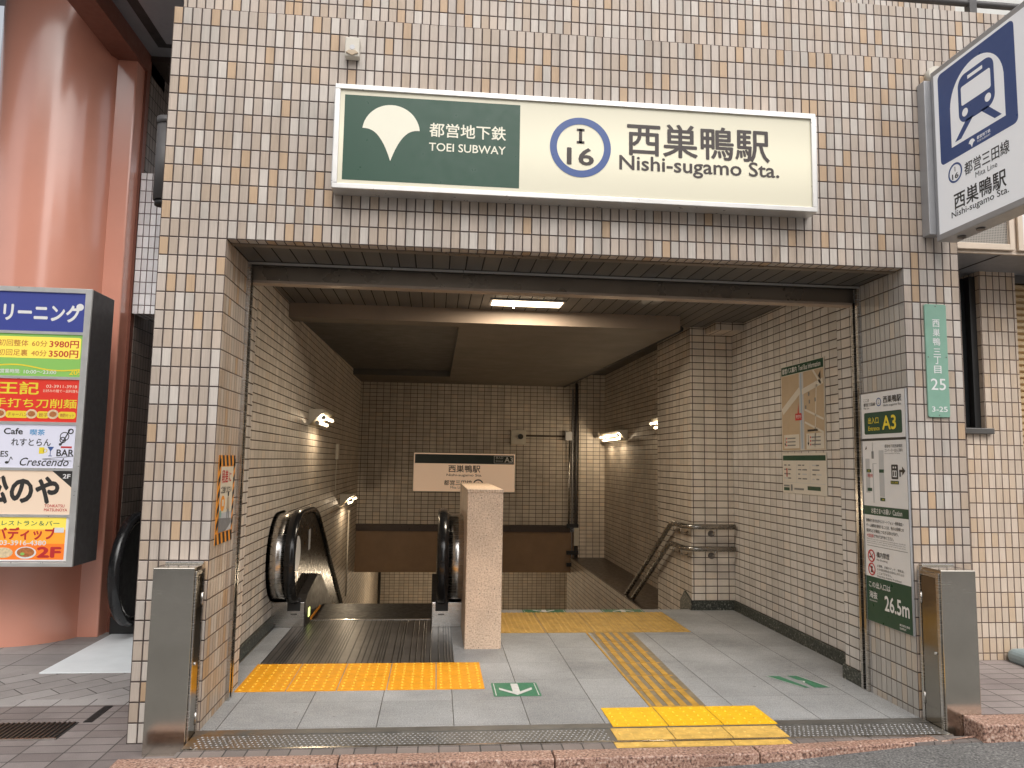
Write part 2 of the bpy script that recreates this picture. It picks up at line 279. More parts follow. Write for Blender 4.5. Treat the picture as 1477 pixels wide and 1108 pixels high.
# ---------------------------------------------------------------- geometry helpers
class MB:
    def __init__(s): s.v = []; s.f = []; s.m = []; s.sm = []; s.mats = []; s.uvs = []
    def mi(s, m):
        m = M[m] if isinstance(m, str) else m
        if m not in s.mats: s.mats.append(m)
        return s.mats.index(m)
    def face(s, pts, m, smooth=False, uv=None):
        b = len(s.v); s.v += [Vector(p) for p in pts]; s.f.append(list(range(b, b+len(pts)))); s.m.append(s.mi(m)); s.sm.append(smooth); s.uvs.append(uv)
    def box(s, x0, x1, y0, y1, z0, z1, m, skip=''):
        P = lambda x, y, z: (x, y, z)
        F = {'f': [P(x0,y0,z0),P(x1,y0,z0),P(x1,y0,z1),P(x0,y0,z1)], 'b': [P(x1,y1,z0),P(x0,y1,z0),P(x0,y1,z1),P(x1,y1,z1)],
             'l': [P(x0,y1,z0),P(x0,y0,z0),P(x0,y0,z1),P(x0,y1,z1)], 'r': [P(x1,y0,z0),P(x1,y1,z0),P(x1,y1,z1),P(x1,y0,z1)],
             't': [P(x0,y0,z1),P(x1,y0,z1),P(x1,y1,z1),P(x0,y1,z1)], 'd': [P(x0,y1,z0),P(x1,y1,z0),P(x1,y0,z0),P(x0,y0,z0)]}
        for k, p in F.items():
            if k not in skip: s.face(p, m)
        return s
    def grid(s, rows, m, smooth=True, closed=False):
        n = len(rows[0]); b = len(s.v)
        for r in rows: s.v += [Vector(p) for p in r]
        for i in range(len(rows)-1):
            for j in range(n if closed else n-1):
                k = (j+1) % n
                s.f.append([b+i*n+j, b+i*n+k, b+(i+1)*n+k, b+(i+1)*n+j]); s.m.append(s.mi(m)); s.sm.append(smooth); s.uvs.append(None)
    def tube(s, pts, r, m, n=12, cap=True, sx=1.):
        pts = [Vector(p) for p in pts]; rows = []
        for i, p in enumerate(pts):
            t = (pts[min(i+1, len(pts)-1)] - pts[max(i-1, 0)]).normalized()
            up = Vector((0, 0, 1)) if abs(t.z) < .95 else Vector((0, 1, 0))
            x = t.cross(up).normalized(); y = x.cross(t).normalized()
            rows.append([p + x*r*sx*math.cos(2*math.pi*k/n) + y*r*math.sin(2*math.pi*k/n) for k in range(n)])
        s.grid(rows, m, True, True)
        if cap: s.face(rows[0][::-1], m); s.face(rows[-1], m)
        return s
    def prism(s, poly, axis, a0, a1, m, smooth=False):
        # poly: 2D points; axis x: (y,z), y: (x,z), z: (x,y)
        def P(q, a): return {'x': (a, q[0], q[1]), 'y': (q[0], a, q[1]), 'z': (q[0], q[1], a)}[axis]
        A = [P(q, a0) for q in poly]; B = [P(q, a1) for q in poly]
        s.face(A, m); s.face(B[::-1], m)
        for i in range(len(poly)):
            j = (i+1) % len(poly); s.face([A[i], B[i], B[j], A[j]], m, smooth)
        return s
    def sweep(s, path, prof, m):   # path in (y,z) plane points with normal; prof: (x, n) closed profile
        rows = []
        for i, p in enumerate(path):
            a = Vector(path[max(i-1, 0)]); b = Vector(path[min(i+1, len(path)-1)]); t = (b-a).normalized(); n = Vector((-t.y, t.x))
            rows.append([(x, p[0]+n.x*h, p[1]+n.y*h) for x, h in prof])
        s.grid(rows, m, True, True); s.face(rows[0], m); s.face(rows[-1][::-1], m); return s
    def build(s, name, parent=None, bevel=0., fix=True, kind=None, seg=2):
        me = bpy.data.meshes.new(name); off = parent.matrix_world.translation if parent else Vector()
        q = parent
        off = Vector()
        while q is not None: off += q.location; q = q.parent
        me.from_pydata([v-off for v in s.v], [], s.f)
        for m in s.mats: me.materials.append(m)
        me.polygons.foreach_set('material_index', s.m); me.polygons.foreach_set('use_smooth', s.sm)
        uvl = me.uv_layers.new(name='UVMap')
        for p, u in zip(me.polygons, s.uvs):
            n = p.normal; ax = max(range(3), key=lambda i: abs(n[i]))
            for k, li in enumerate(p.loop_indices):
                if u: uvl.data[li].uv = u[k]; continue
                c = me.vertices[me.loops[li].vertex_index].co + off
                uvl.data[li].uv = (c.y, c.z) if ax == 0 else (c.x, c.z) if ax == 1 else (c.x, c.y)
        if fix:
            bm = bmesh.new(); bm.from_mesh(me); bmesh.ops.remove_doubles(bm, verts=bm.verts, dist=1e-5)
            bmesh.ops.recalc_face_normals(bm, faces=bm.faces); bm.to_mesh(me); bm.free()
        o = bpy.data.objects.new(name, me); col.objects.link(o); o.parent = parent
        if kind: o['kind'] = kind
        if bevel:
            b = o.modifiers.new('bevel', 'BEVEL'); b.width = bevel; b.segments = seg; b.limit_method = 'ANGLE'; b.angle_limit = R(40)
        return o
def thing(name, label, cat, loc=(0, 0, 0), group=None):
    o = bpy.data.objects.new(name, None); col.objects.link(o); o.location = loc; o['label'] = label; o['category'] = cat; o.empty_display_size = .1
    if group: o['group'] = group
    return o
def tag(o, label, cat, group=None):
    o['label'] = label; o['category'] = cat
    if group: o['group'] = group
    return o
def arc(cx, cy, r, a0, a1, n): return [(cx+r*math.cos(R(a0+(a1-a0)*i/n)), cy+r*math.sin(R(a0+(a1-a0)*i/n))) for i in range(n+1)]
def rrect(x0, y0, x1, y1, r, n=5):
    return arc(x1-r, y0+r, r, -90, 0, n)+arc(x1-r, y1-r, r, 0, 90, n)+arc(x0+r, y1-r, r, 90, 180, n)+arc(x0+r, y0+r, r, 180, 270, n)

_tc = {}
def text_mesh(body, bold):
    k = (body, bold)
    if k not in _tc:
        cu = bpy.data.curves.new('t', 'FONT'); cu.body = body; cu.size = 1;  cu.resolution_u = 3; cu.fill_mode = 'FRONT'
        ob = bpy.data.objects.new('t', cu); col.objects.link(ob)
        dg = bpy.context.evaluated_depsgraph_get(); me = bpy.data.meshes.new_from_object(ob.evaluated_get(dg))
        vs_ = [tuple(v.co) for v in me.vertices]; fs = [list(p.vertices) for p in me.polygons]
        bpy.data.objects.remove(ob); bpy.data.curves.remove(cu); bpy.data.meshes.remove(me); _tc[k] = (vs_, fs)
    return _tc[k]
class Decal:
    """flat print on a plane: origin O, right U, up V; layers lie 0.8 mm apart"""
    STEP = .0008
    def __init__(s, O, U, V, base=.001): s.O = Vector(O); s.U = Vector(U).normalized(); s.V = Vector(V).normalized(); s.N = s.U.cross(s.V); s.b = base; s.mb = MB()
    def P(s, x, y, l): return s.O + s.U*x + s.V*y + s.N*(s.b+l*s.STEP)
    def poly(s, pts, m, l=0): s.mb.face([s.P(x, y, l) for x, y in pts], m, uv=[(x, y) for x, y in pts]); return s
    def rect(s, x0, y0, x1, y1, m, l=0): return s.poly([(x0, y0), (x1, y0), (x1, y1), (x0, y1)], m, l)
    def rr(s, x0, y0, x1, y1, r, m, l=0): return s.poly(rrect(x0, y0, x1, y1, r), m, l)
    def disc(s, x, y, r, m, l=0, ry=None): return s.poly([(x+r*math.cos(2*math.pi*i/40), y+(ry or r)*math.sin(2*math.pi*i/40)) for i in range(40)], m, l)
    def ring(s, x, y, r0, r1, m, l=0, n=48):
        for i in range(n):
            a0, a1 = 2*math.pi*i/n, 2*math.pi*(i+1)/n
            s.poly([(x+r*math.cos(q), y+r*math.sin(q)) for r, q in ((r0, a0), (r1, a0), (r1, a1), (r0, a1))], m, l)
        return s
    def line(s, x0, y0, x1, y1, wd, m, l=0):
        d = Vector((x1-x0, y1-y0)).normalized(); n = Vector((-d.y, d.x))*wd/2
        return s.poly([(x0-n.x, y0-n.y), (x1-n.x, y1-n.y), (x1+n.x, y1+n.y), (x0+n.x, y0+n.y)], m, l)
    def text(s, body, x, y, wd, h, m, l=0, bold=.0, shear=0., fit=True, al='l'):
        """text whose ink box is fitted to width wd (0 = natural) and height h, lower-left ink corner at x,y"""
        vv, ff = text_mesh(body, 0)
        if not vv: return s
        x0 = min(v[0] for v in vv); x1 = max(v[0] for v in vv); y0 = min(v[1] for v in vv); y1 = max(v[1] for v in vv)
        sy = h/(y1-y0); sx = wd/(x1-x0) if wd else sy
        if al == 'c': x -= sx*(x1-x0)/2
        if al == 'r': x -= sx*(x1-x0)
        mi = s.mb.mi(m); k = bold*.7
        for n, (dx, dy) in enumerate([(0, 0)] if not bold else [(0, 0), (-k, 0), (k, 0), (0, -k), (0, k), (-k*.7, k*.7), (k*.7, -k*.7)]):
            b = len(s.mb.v)
            for v in vv:
                a_ = (v[0]-x0+dx)*sx; c_ = (v[1]-y0+dy)*sy; s.mb.v.append(s.P(x+a_+shear*c_, y+c_, l+n*.05))
            for f in ff: s.mb.f.append([b+i for i in f]); s.mb.m.append(mi); s.mb.sm.append(False); s.mb.uvs.append(None)
        return s
    def ginkgo(s, x, y, r, m, l=0):
        pts = arc(0, -.08, 1.0, 172, 8, 22)
        pts += [(.72, .03), (.50, -.10), (.32, -.30), (.18, -.56), (.08, -.84), (.035, -1.12), (-.035, -1.12), (-.08, -.84), (-.18, -.56), (-.32, -.30), (-.50, -.10), (-.72, .03)]
        # fan and stem are laid as a strip of quads so that the outline stays clean
        top = arc(0, -.08, 1.0, 172, 8, 24)
        low = []
        for i in range(25):
            q = -1+i/12.; aq = abs(q); low.append((q*.99 if aq > .999 else q*.99, .03 - 1.15*(1-aq)**2.6 if aq > .04 else -1.12))
        for i in range(24): s.poly([(x+r*p[0], y+r*p[1]) for p in (low[i], low[i+1], top[i+1], top[i])], m, l)
        return s
    def done(s, name, parent): return s.mb.build(name, parent, fix=False)

# ================================================================ THE SETTING
g = MB()
for xa, xb, ya, yb in ((-300, 300, -300, -.2), (-300, 300, 15.1, 300), (-300, -.4, -.2, 15.1), (4.9, 300, -.2, 15.1)): g.face([(xa, ya, -.16), (xb, ya, -.16), (xb, yb, -.16), (xa, yb, -.16)], 'asphalt')
g.build('ground', kind='structure')
def rz(x): return -.085+.034*min(max(x, -.4), 4.1)
rd = MB(); xs = [-40, -.4, .5, 1.5, 2.5, 3.5, 4.1, 40]
for a_, b_ in zip(xs, xs[1:]):
    rd.face([(a_, -40, rz(a_)), (b_, -40, rz(b_)), (b_, -.40, rz(b_)), (a_, -.40, rz(a_))], 'asphalt')
    if a_ >= 2.5: rd.face([(a_, -.40, rz(a_)), (b_, -.40, rz(b_)), (b_, -.3, rz(b_)), (a_, -.3, rz(a_))], 'asphalt')
rd.build('road', kind='structure')
pv = MB()
for y0, y1, m in ((-.44, .62, 'pave_brown'), (.62, .74, 'pave_band'), (.74, 1.29, 'pave_diag'), (1.29, 9., 'pave_grey')):
    ys_ = [y0, .02, y1] if y0 < 0 else [y0, y1]
    for ya, yb in zip(ys_, ys_[1:]): xr = -.012 if ya < 0 else -.34; pv.face([(-14, ya, 0), (xr, ya, 0), (xr, yb, 0), (-14, yb, 0)], m)
pv.face([(-14, -.44, 0), (-14, -.44, -.12), (-.25, -.44, -.12), (-.25, -.44, 0)], 'pave_brown')
pv.build('pavement', kind='structure')
pr_ = MB(); pr_.face([(4.05, -.204, .137), (16, -.204, .137), (16, .83, .155), (4.05, .83, .155)], 'pave_right'); pr_.build('pavement', kind='structure')
kb = MB(); x = -.26
ky = lambda q: -.455 if q < 2.5 else -.455+.17*((q-2.5)/1.5)**1.5
while x < 3.98:
    x1 = min(x+1.0, 4.0); ya, yb = ky(x), ky(x1)
    kb.prism([(x+.003, ya), (x1-.003, yb), (x1-.003, min(-.27, max(-.345, yb+.09))), (x+.003, -.345)], 'z', -.12, .058, 'pink_granite'); x += 1.0
kb.build('kerb', kind='structure', bevel=.008)
kb = MB(); x = 3.955
while x < 9:
    kb.box(x+.003, x+.997, -.36, -.205, -.02, .14, 'pink_granite', 'd'); x += 1.
kb.build('kerb', kind='structure', bevel=.008)
eb = MB(); eb.box(-.02, 4.0, -.344, -.268, -.1, .054, 'block_edge', 'd'); eb.build('edging', kind='structure')
fl = MB()
fl.box(.0, 3.85, -.005, .56, -.06, .06, 'granite', 'd'); fl.box(-.12, 4.01, .56, 1.25, -.06, .06, 'granite', 'dfb')
fl.box(-.12, .02, 1.25, 2.35, -.06, .06, 'granite', 'dfb'); fl.box(1.31, 4.01, 1.25, 3.02, -.06, .06, 'granite', 'dfb'); fl.box(1.66, 3.6, 3.02, 3.06, -.06, .06, 'granite', 'd')
fl.build('floor', kind='structure')
st = MB(); y, z = 3.06, .06
for i in range(26):
    st.box(1.66, 3.5, y, y+.3, z-.17-.5, z-.17, 'granite', 'd'); z -= .17; y += .28
st.box(-.12, 4.04, y, 14.6, z-.3, z, 'granite', 'd'); st.build('stairs', kind='structure')

# ================================================================ STATION BUILDING
bld = thing('station_building', 'beige tiled station building front with a wide open subway entrance', 'building', (1.92, 0, 0))
f = MB()
T = .03
f.box(-.35, 0, 0, .53, -.1, 2.6, 'facade', 'tdr'); f.box(3.85, 4.2, 0, .53, -.1, 2.6, 'facade', 'tdlb'); f.box(4.1, 4.2, .53, .8, -.1, 2.6, 'facade', 'tdf')
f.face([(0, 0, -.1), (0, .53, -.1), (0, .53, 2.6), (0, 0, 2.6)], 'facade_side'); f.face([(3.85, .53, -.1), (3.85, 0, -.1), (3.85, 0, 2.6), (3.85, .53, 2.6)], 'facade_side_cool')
f.box(-.35, 4.2, 0, .1, 2.6, 3.9, 'facade'); f.box(-.35, .0, .1, .8, 2.6, 3.9, 'facade', 'fd'); f.box(3.85, 4.2, .1, .8, 2.6, 3.9, 'facade', 'fd')
f.build('facade_wall', bld)
f = MB(); f.box(-.37, 4.9, .2, .5, 3.86, 4.37, 'facade', 'd'); f.build('upper_wall', bld)
f = MB(); f.box(-.37, 5.24, 1.3, 1.6, 3.9, 7, 'facade'); f.box(5.24, 10, 1.5, 1.7, 3.5, 7, 'pale_wall'); f.build('upper_storey', bld)
f = MB()
f.tube([(2.5, .26, 4.47), (9, .26, 4.47)], .022, 'rail_dark', 8); f.tube([(2.5, .26, 4.9), (9, .26, 4.9)], .02, 'rail_dark', 8)
for px in (2.6, 4.56, 6.5): f.box(px-.025, px+.025, .235, .285, 4.37, 5.3, 'rail_dark')
f.build('railing', bld)
# entrance soffit, shutter housing
f = MB(); f.face([(0, .1, 2.602), (3.85, .1, 2.602), (3.85, .46, 2.602), (0, .46, 2.602)], 'louvre')
f.box(0, 3.85, .07, .115, 2.592, 2.601, 'shutter_plate'); f.build('soffit', bld)
f = MB(); f.box(0, 3.85, .462, .48, 2.585, 2.66, 'steel_dark'); f.box(0, 3.85, .50, .512, 2.585, 2.66, 'steel_dark')
f.box(-.0, 3.85, .535, .56, 2.5, 2.66, 'shutter_plate'); f.build('shutter_housing', bld)
f = MB(); f.box(0, 3.85, .515, .60, 2.484, 2.5, 'lip'); f.build('shutter_lip', bld)
f = MB(); f.box(0, 3.85, .458, .4615, 2.583, 2.596, 'alu'); f.build('shutter_slot_trim', bld)
for x0, s_ in ((0, 1), (3.85, -1)):
    f = MB(); f.box(min(x0, x0+s_*.02), max(x0, x0+s_*.02), .462, .485, .061, 2.585, 'steel'); f.box(min(x0, x0+s_*.02), max(x0, x0+s_*.02), .515, .54, .061, 2.5, 'steel')
    f.box(min(x0-s_*.02, x0+s_*.004), max(x0-s_*.02, x0+s_*.004), .485, .515, .061, 2.585, 'black'); f.build('shutter_guide_rail', bld)
# inner piers, side walls
f = MB(); f.box(-.35, -.005, .54, .76, -.1, 2.9, 'inner_side', 'd'); f.box(-.35, -.15, .76, 2.6, -.1, 2.9, 'inner_side', 'df'); f.box(-.35, -.15, 2.6, 14.6, -5, 2.9, 'inner_side', 'df')
f.build('side_wall', bld)
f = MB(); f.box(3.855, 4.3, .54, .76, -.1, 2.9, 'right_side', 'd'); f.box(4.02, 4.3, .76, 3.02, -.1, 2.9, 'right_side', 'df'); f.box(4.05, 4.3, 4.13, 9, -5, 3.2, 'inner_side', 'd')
f.build('side_wall', bld)
f = MB(); f.face([(3.6, 3.02, -5), (4.3, 3.02, -5), (4.3, 3.02, 3), (3.6, 3.02, 3)], 'lit_pillar_tile'); f.box(3.6, 4.3, 3.02, 4.13, -5, 3.0, 'inner_side', 'df'); f.build('pillar', bld)
f = MB(); f.box(3.595, 4.02, 3.005, 3.02, .06, .147, 'terrazzo', 'd'); f.box(4.0, 4.022, .76, 3.006, .06, .147, 'terrazzo', 'd'); f.box(3.84, 3.856, .545, .76, .06, .147, 'terrazzo', 'd')
f.box(3.84, 4.022, .76, .775, .06, .147, 'terrazzo', 'd'); f.prism([(3.005, .06), (3.005, .147), (3.2, .21), (3.33, .10), (3.33, .0)], 'x', 3.583, 3.6, 'terrazzo')
f.build('baseboard', bld)
f = MB(); f.box(-.153, -.13, .76, 2.6, .06, .147, 'terrazzo', 'd'); f.build('baseboard', bld)
f = MB(); f.box(3.6, 4.3, 8.8, 9.2, -.19, 3.2, 'lit_pillar_tile', 'd'); f.build('pillar', bld)
f = MB(); f.box(3.48, 4.05, 4.13, 8.8, -5, -.18, 'inner_side', 'td'); f.face([(3.48, 4.13, -.18), (4.05, 4.13, -.18), (4.05, 8.8, -.18), (3.48, 8.8, -.18)], 'dark_brown')
f.box(3.48, 3.6, 3.06, 4.13, -5, -.18, 'inner_side', 'd'); f.box(3.48, 4.6, 8.8, 9.2, -5, -.19, 'inner_side', 'd'); f.box(4.5, 4.8, 9.2, 14.6, -5, -.19, 'inner_side', 'd'); f.build('ledge', bld)
f = MB(); f.box(-.15, 3.6, 8.9, 9.2, .33, 2.9, 'inner', 'd'); f.build('back_wall', bld)
f = MB(); f.box(-.149, 3.6, 8.86, 9.2, -.44, .24, 'brown_panel'); f.box(-.149, 3.46, 8.83, 9.2, .24, .345, 'dark_brown'); f.build('lintel_beam', bld)
f = MB(); f.box(-.15, 4.8, 14.6, 14.9, -5, 0, 'inner'); f.build('back_wall', bld)
f = MB(); f.face([(-.15, 9.2, -.44), (4.8, 9.2, -.44), (4.8, 14.6, -.9), (-.15, 14.6, -.9)], 'ceil_paint'); f.build('passage_ceiling', bld)
# ceilings
f = MB(); f.face([(-.15, .56, 2.772), (4.05, .56, 2.772), (4.05, 3.02, 2.772), (-.15, 3.02, 2.772)], 'louvre'); f.build('louvre_ceiling', bld)
f = MB(); zc = 2.645
f.face([(-.15, 2.5, 2.772), (3.33, 2.5, 2.772), (3.33, 2.5, zc), (-.15, 2.5, zc)], 'beam_paint')
f.face([(-.15, 2.5, zc), (3.33, 2.5, zc), (3.33, 2.72, zc), (-.15, 2.72, zc)], 'ceil_paint')
zb = 2.74
f.face([(1.33, 2.72, zc), (3.33, 2.72, zc), (3.33, 8.9, zb), (1.33, 8.9, zb)], 'ceil_paint')
f.face([(-.15, 7.6, zc+.075), (1.33, 7.6, zc+.075), (1.33, 8.9, zb), (-.15, 8.9, zb)], 'ceil_paint')
f.face([(-.15, 2.72, zc+.07), (1.33, 2.72, zc+.07), (1.33, 7.6, zb+.07), (-.15, 7.6, zb+.07)], 'ceil_dark')
f.face([(-.15, 2.72, zc), (1.33, 2.72, zc), (1.33, 2.72, zc+.07), (-.15, 2.72, zc+.07)], 'ceil_dark'); f.face([(1.33, 2.72, zc), (1.33, 7.6, zc+.075), (1.33, 7.6, zb+.07), (1.33, 2.72, zc+.07)], 'ceil_dark')
f.face([(-.15, 7.6, zc+.075), (1.33, 7.6, zc+.075), (1.33, 7.6, zb+.07), (-.15, 7.6, zb+.07)], 'ceil_dark')
f.build('ceiling', bld)
f = MB(); f.face([(3.33, 2.5, zc), (3.33, 8.9, zb), (3.33, 8.9, 2.95), (3.33, 2.5, 2.95)], 'ceil_dark'); f.face([(3.33, 3.0, 2.95), (4.05, 3.0, 2.95), (4.05, 8.9, 2.95), (3.33, 8.9, 2.95)], 'ceil_dark')
f.tube([(3.35, 2.55, 2.665), (3.35, 8.85, 2.75)], .028, 'black', 8); f.tube([(3.42, 2.9, 2.72), (3.42, 8.85, 2.79)], .018, 'black', 8); f.build('ceiling_recess', bld)
# roof slab keeps daylight out of the hall
f = MB(); f.box(-.35, 4.3, .8, 15, 3.2, 3.4, 'concrete'); f.box(4.3, 4.9, .8, 15, -.19, -.1, 'concrete'); f.box(4.3, 4.5, .8, 9.2, -5, 3.4, 'concrete'); f.box(4.8, 5, 9.2, 15, -5, 3.4, 'concrete'); f.box(-.5, -.35, .8, 15, -5, 3.4, 'concrete'); f.box(-.5, 4.5, 15, 15.2, -5, 3.4, 'concrete'); f.build('roof', bld)
f = MB(); f.box(3.75, 4.02, 2.72, 3.02, 2.70, 2.772, 'inner'); f.build('corner_boxing', bld)

# pipes and conduits on the back wall
pp = thing('conduit_pipe', 'grey conduit pipes with a junction box beside the back wall corner', 'pipe', (3.5, 8.8, 0))
f = MB(); f.tube([(3.56, 8.84, -.6), (3.56, 8.84, 2.8)], .024, 'rail_dark', 10); f.tube([(3.44, 8.84, .3), (3.44, 8.84, 1.83)], .016, 'steel', 8); f.tube([(3.50, 8.87, -.5), (3.50, 8.87, 2.7)], .014, 'grey_frame', 8); f.build('pipe', pp)
f = MB(); f.box(3.36, 3.48, 8.8, 8.88, 1.8, 1.96, 'grey_frame'); f.build('junction_box', pp, .008)
f = MB(); f.tube([(2.6, 8.885, 1.87), (3.37, 8.885, 1.87)], .012, 'dark_brown', 8); f.build('cable', pp)
for zz in (.35, -.1, -.3): f = MB(); f.box(3.40, 3.60, 8.78, 8.84, zz-.03, zz+.03, 'black'); f.build('clamp', pp)
f = MB(); f.box(3.52, 3.60, 8.76, 8.8, .02, .32, 'lamp_white'); f.build('tag_plate', pp)
p2 = MB(); p2.tube([(-.13, 7.55, -.6), (-.13, 7.55, .62)], .012, 'lamp_white', 8); p2.tube([(-.13, 7.55, .62), (-.13, 7.55, .66)], .02, 'lamp_white', 8)
tag(p2.build('conduit_pipe'), 'thin pale vertical conduit on left wall below the lower lamp', 'pipe')
p2 = MB(); p2.tube([(-.11, 14.4, -5), (-.11, 14.4, -.8)], .03, 'black', 8); tag(p2.build('drain_pipe'), 'black vertical pipe in the far lower corner of the passage', 'pipe')
cb = thing('security_camera', 'small cream wall box with a round black lens on the back wall', 'camera', (2.55, 8.9, 1.84))
f = MB(); f.box(2.42, 2.68, 8.84, 8.898, 1.72, 1.97, 'lamp_white'); f.build('housing', cb, .01)
f = MB(); f.tube([(2.585, 8.80, 1.855), (2.585, 8.845, 1.855)], .045, 'black', 16); f.build('lens', cb)
wb = MB(); wb.box(-.149, -.11, 5.9, 6.02, 1.42, 1.62, 'lamp_white'); wb.tube([(-.14, 5.96, .95), (-.14, 5.96, 1.42)], .006, 'lamp_white', 6); tag(wb.build('switch_box', bevel=.004), 'small pale box with cable on the left wall above the lower lamp', 'box')

# ---------------------------------------------------------------- wall lamps
def wall_lamp(x, s, y0, y1, zt, label, lit=True):
    t = thing('wall_lamp', label, 'lamp', (x, (y0+y1)/2, zt), 'twin tube lamps on the stair walls')
    # x wall plane, s direction out of wall
    f = MB(); prof = [(x+s*.002, zt-.165), (x+s*.002, zt), (x+s*.15, zt), (x+s*.155, zt-.02)]
    f.prism(prof, 'y', y0, y1, 'lamp_white'); f.build('housing', t)
    f = MB(); f.face([(x+s*.012, y0+.012, zt-.160), (x+s*.012, y1-.012, zt-.160), (x+s*.158, y1-.012, zt-.024), (x+s*.158, y0+.012, zt-.024)], 'reflector'); f.build('reflector', t)
    for k in (0, 1):
        q = (.055, .112)[k]; px, pz = x+s*(q+.035), zt-.165+q*.95-.025
        f = MB(); f.tube([(px, y0+.05, pz), (px, y1-.03, pz)], .016, 'tube', 12); f.build('tube', t)
        f = MB(); f.tube([(px, y0+.015, pz), (px, y0+.05, pz)], .021, 'grey_frame', 12); f.build('socket', t)
        f = MB(); f.tube([(px, y1-.03, pz), (px, y1-.005, pz)], .021, 'lamp_white', 12); f.build('socket', t)
    for yy in (y0+.26, y1-.24):
        ld = bpy.data.lights.new('lamp_light', 'POINT'); ld.energy = 4.8; ld.shadow_soft_size = .012; ld.specular_factor = .15; ld.color = (1, .79, .54)
        lo = bpy.data.objects.new('lamp_light', ld); col.objects.link(lo); lo.parent = t; lo.location = (s*.135, yy-(y0+y1)/2, -.115)
    return t
wall_lamp(-.15, 1, 3.72, 4.42, 1.93, 'lit twin tube lamp on left wall, above the escalator newel')
wall_lamp(-.15, 1, 6.55, 7.25, .945, 'lower lit twin tube lamp deep down on the left wall')
wall_lamp(4.05, -1, 7.2, 8.5, 1.94, 'lit twin tube lamp on the right stairwell wall beside the far pillar')
wall_lamp(4.05, -1, 4.5, 5.47, 2.03, 'lamp on the stairwell wall mostly hidden behind tiled pillar, one tube end showing')
pl = thing('ceiling_lamp', 'lamp on the low passage ceiling behind the brown lintel beam', 'lamp', (1.6, 11.6, -.68))
f = MB(); f.box(1.0, 2.2, 11.5, 11.7, -.72, -.66, 'lamp_white'); f.build('frame', pl)
f = MB(); f.box(1.02, 2.18, 11.52, 11.68, -.735, -.7205, 'ceil_tube'); f.build('diffuser', pl)
ld = bpy.data.lights.new('lamp_light', 'POINT'); ld.energy = 55; ld.specular_factor = .1; ld.shadow_soft_size = .1; ld.color = (1, .79, .54); lo = bpy.data.objects.new('lamp_light', ld); col.objects.link(lo); lo.parent = pl; lo.location = (0, 0, -.2)
cl = thing('ceiling_lamp', 'long lit rectangular lamp set into the dark slatted ceiling', 'lamp', (1.88, 2.16, 2.77))
f = MB(); f.box(1.565, 2.195, 2.04, 2.27, 2.762, 2.7712, 'grey_frame'); f.build('frame', cl)
f = MB(); f.box(1.585, 2.175, 2.055, 2.255, 2.758, 2.7615, 'ceil_tube'); f.build('diffuser', cl)
ld = bpy.data.lights.new('lamp_light', 'AREA'); ld.shape = 'RECTANGLE'; ld.size = .56; ld.size_y = .18; ld.energy = 26; ld.color = (1, .86, .68); lo = bpy.data.objects.new('lamp_light', ld); col.objects.link(lo); lo.parent = cl; lo.location = (0, -.005, -.0125)
f = MB(); f.tube([(1.78, 2.262, 2.738), (1.78, 2.262, 2.76)], .008, 'lamp_white', 8); f.build('pull_knob', cl)

# ---------------------------------------------------------------- back station sign
bs = thing('station_name_sign', 'peach station name panel with green header and A3 on the back wall', 'sign', (1.63, 8.87, 1.2))
x0, x1, z0, z1 = .765, 2.51, .895, 1.56
f = MB(); f.box(x0, x1, 8.85, 8.895, z0, z1, 'lamp_white'); f.build('frame', bs, .006)
d = Decal((x0, 8.85, z0), (1, 0, 0), (0, 0, 1)); W_ = x1-x0; H_ = z1-z0
d.rect(.015, .012, W_-.015, H_-.012, 'back_sign'); d.rect(.03, H_-.185, W_-.03, H_-.03, 'header_dark', 1)
d.text('A3', W_-.19, H_-.15, .14, .09, 'white', 2, .02); d.text('出入口', W_-.34, H_-.095, .12, .045, 'white', 2); d.text('Entrance', W_-.34, H_-.14, .12, .025, 'white', 2)
for a_ in ((W_-.37, H_-.165, W_-.37, H_-.045), (W_-.045, H_-.165, W_-.045, H_-.045), (W_-.37, H_-.165, W_-.045, H_-.165), (W_-.37, H_-.045, W_-.045, H_-.045)): d.line(*a_, .006, 'white', 2)
d.text('西巣鴨駅', .60, .335, .54, .12, 'ink', 1, .02); d.text('Nishi-sugamo Sta.', .57, .255, .60, .055, 'ink', 1, .01)
d.text('都営三田線', .53, .115, .47, .085, 'ink', 1, .02); d.text('Mita Line', .64, .06, .22, .04, 'ink', 1); d.ring(1.11, .13, .07, .09, 'ink', 1); d.text('I', 1.11, .135, 0, .04, 'ink', 1, .02, al='c'); d.text('16', 1.11, .075, 0, .04, 'ink', 1, .02, al='c')
d.done('lettering', bs)

# ================================================================ FASCIA SIGN
sg = thing('station_sign', 'long cream backlit fascia sign with green panel reading Nishi-sugamo Sta.', 'sign', (1.92, 0, 3.17))
x0, x1, z0, z1, yf = .556, 3.273, 2.872, 3.455, -.12
f = MB(); fw = .028
f.box(x0, x1, yf, -.001, z0, z0+fw, 'alu'); f.box(x0, x1, yf, -.001, z1-fw, z1, 'alu'); f.box(x0, x0+fw, yf, -.001, z0+fw, z1-fw, 'alu'); f.box(x1-fw, x1, yf, -.001, z0+fw, z1-fw, 'alu'); f.build('frame', sg, .003)
f = MB(); f.box(x0+fw, x1-fw, yf+.012, -.01, z0+fw, z1-fw, 'sign_cream'); f.build('panel', sg)
W_, H_ = x1-x0, z1-z0; d = Decal((x0, yf+.012, z0), (1, 0, 0), (0, 0, 1)); gx0, gx1 = .052, 1.008
d.rect(gx0, .052, gx1, H_-.055, 'sign_green'); d.done('green_panel', sg)
d = Decal((x0, yf+.012, z0), (1, 0, 0), (0, 0, 1), .002); d.ginkgo(.305, .34, .155, 'cream', 0); d.done('emblem', sg)
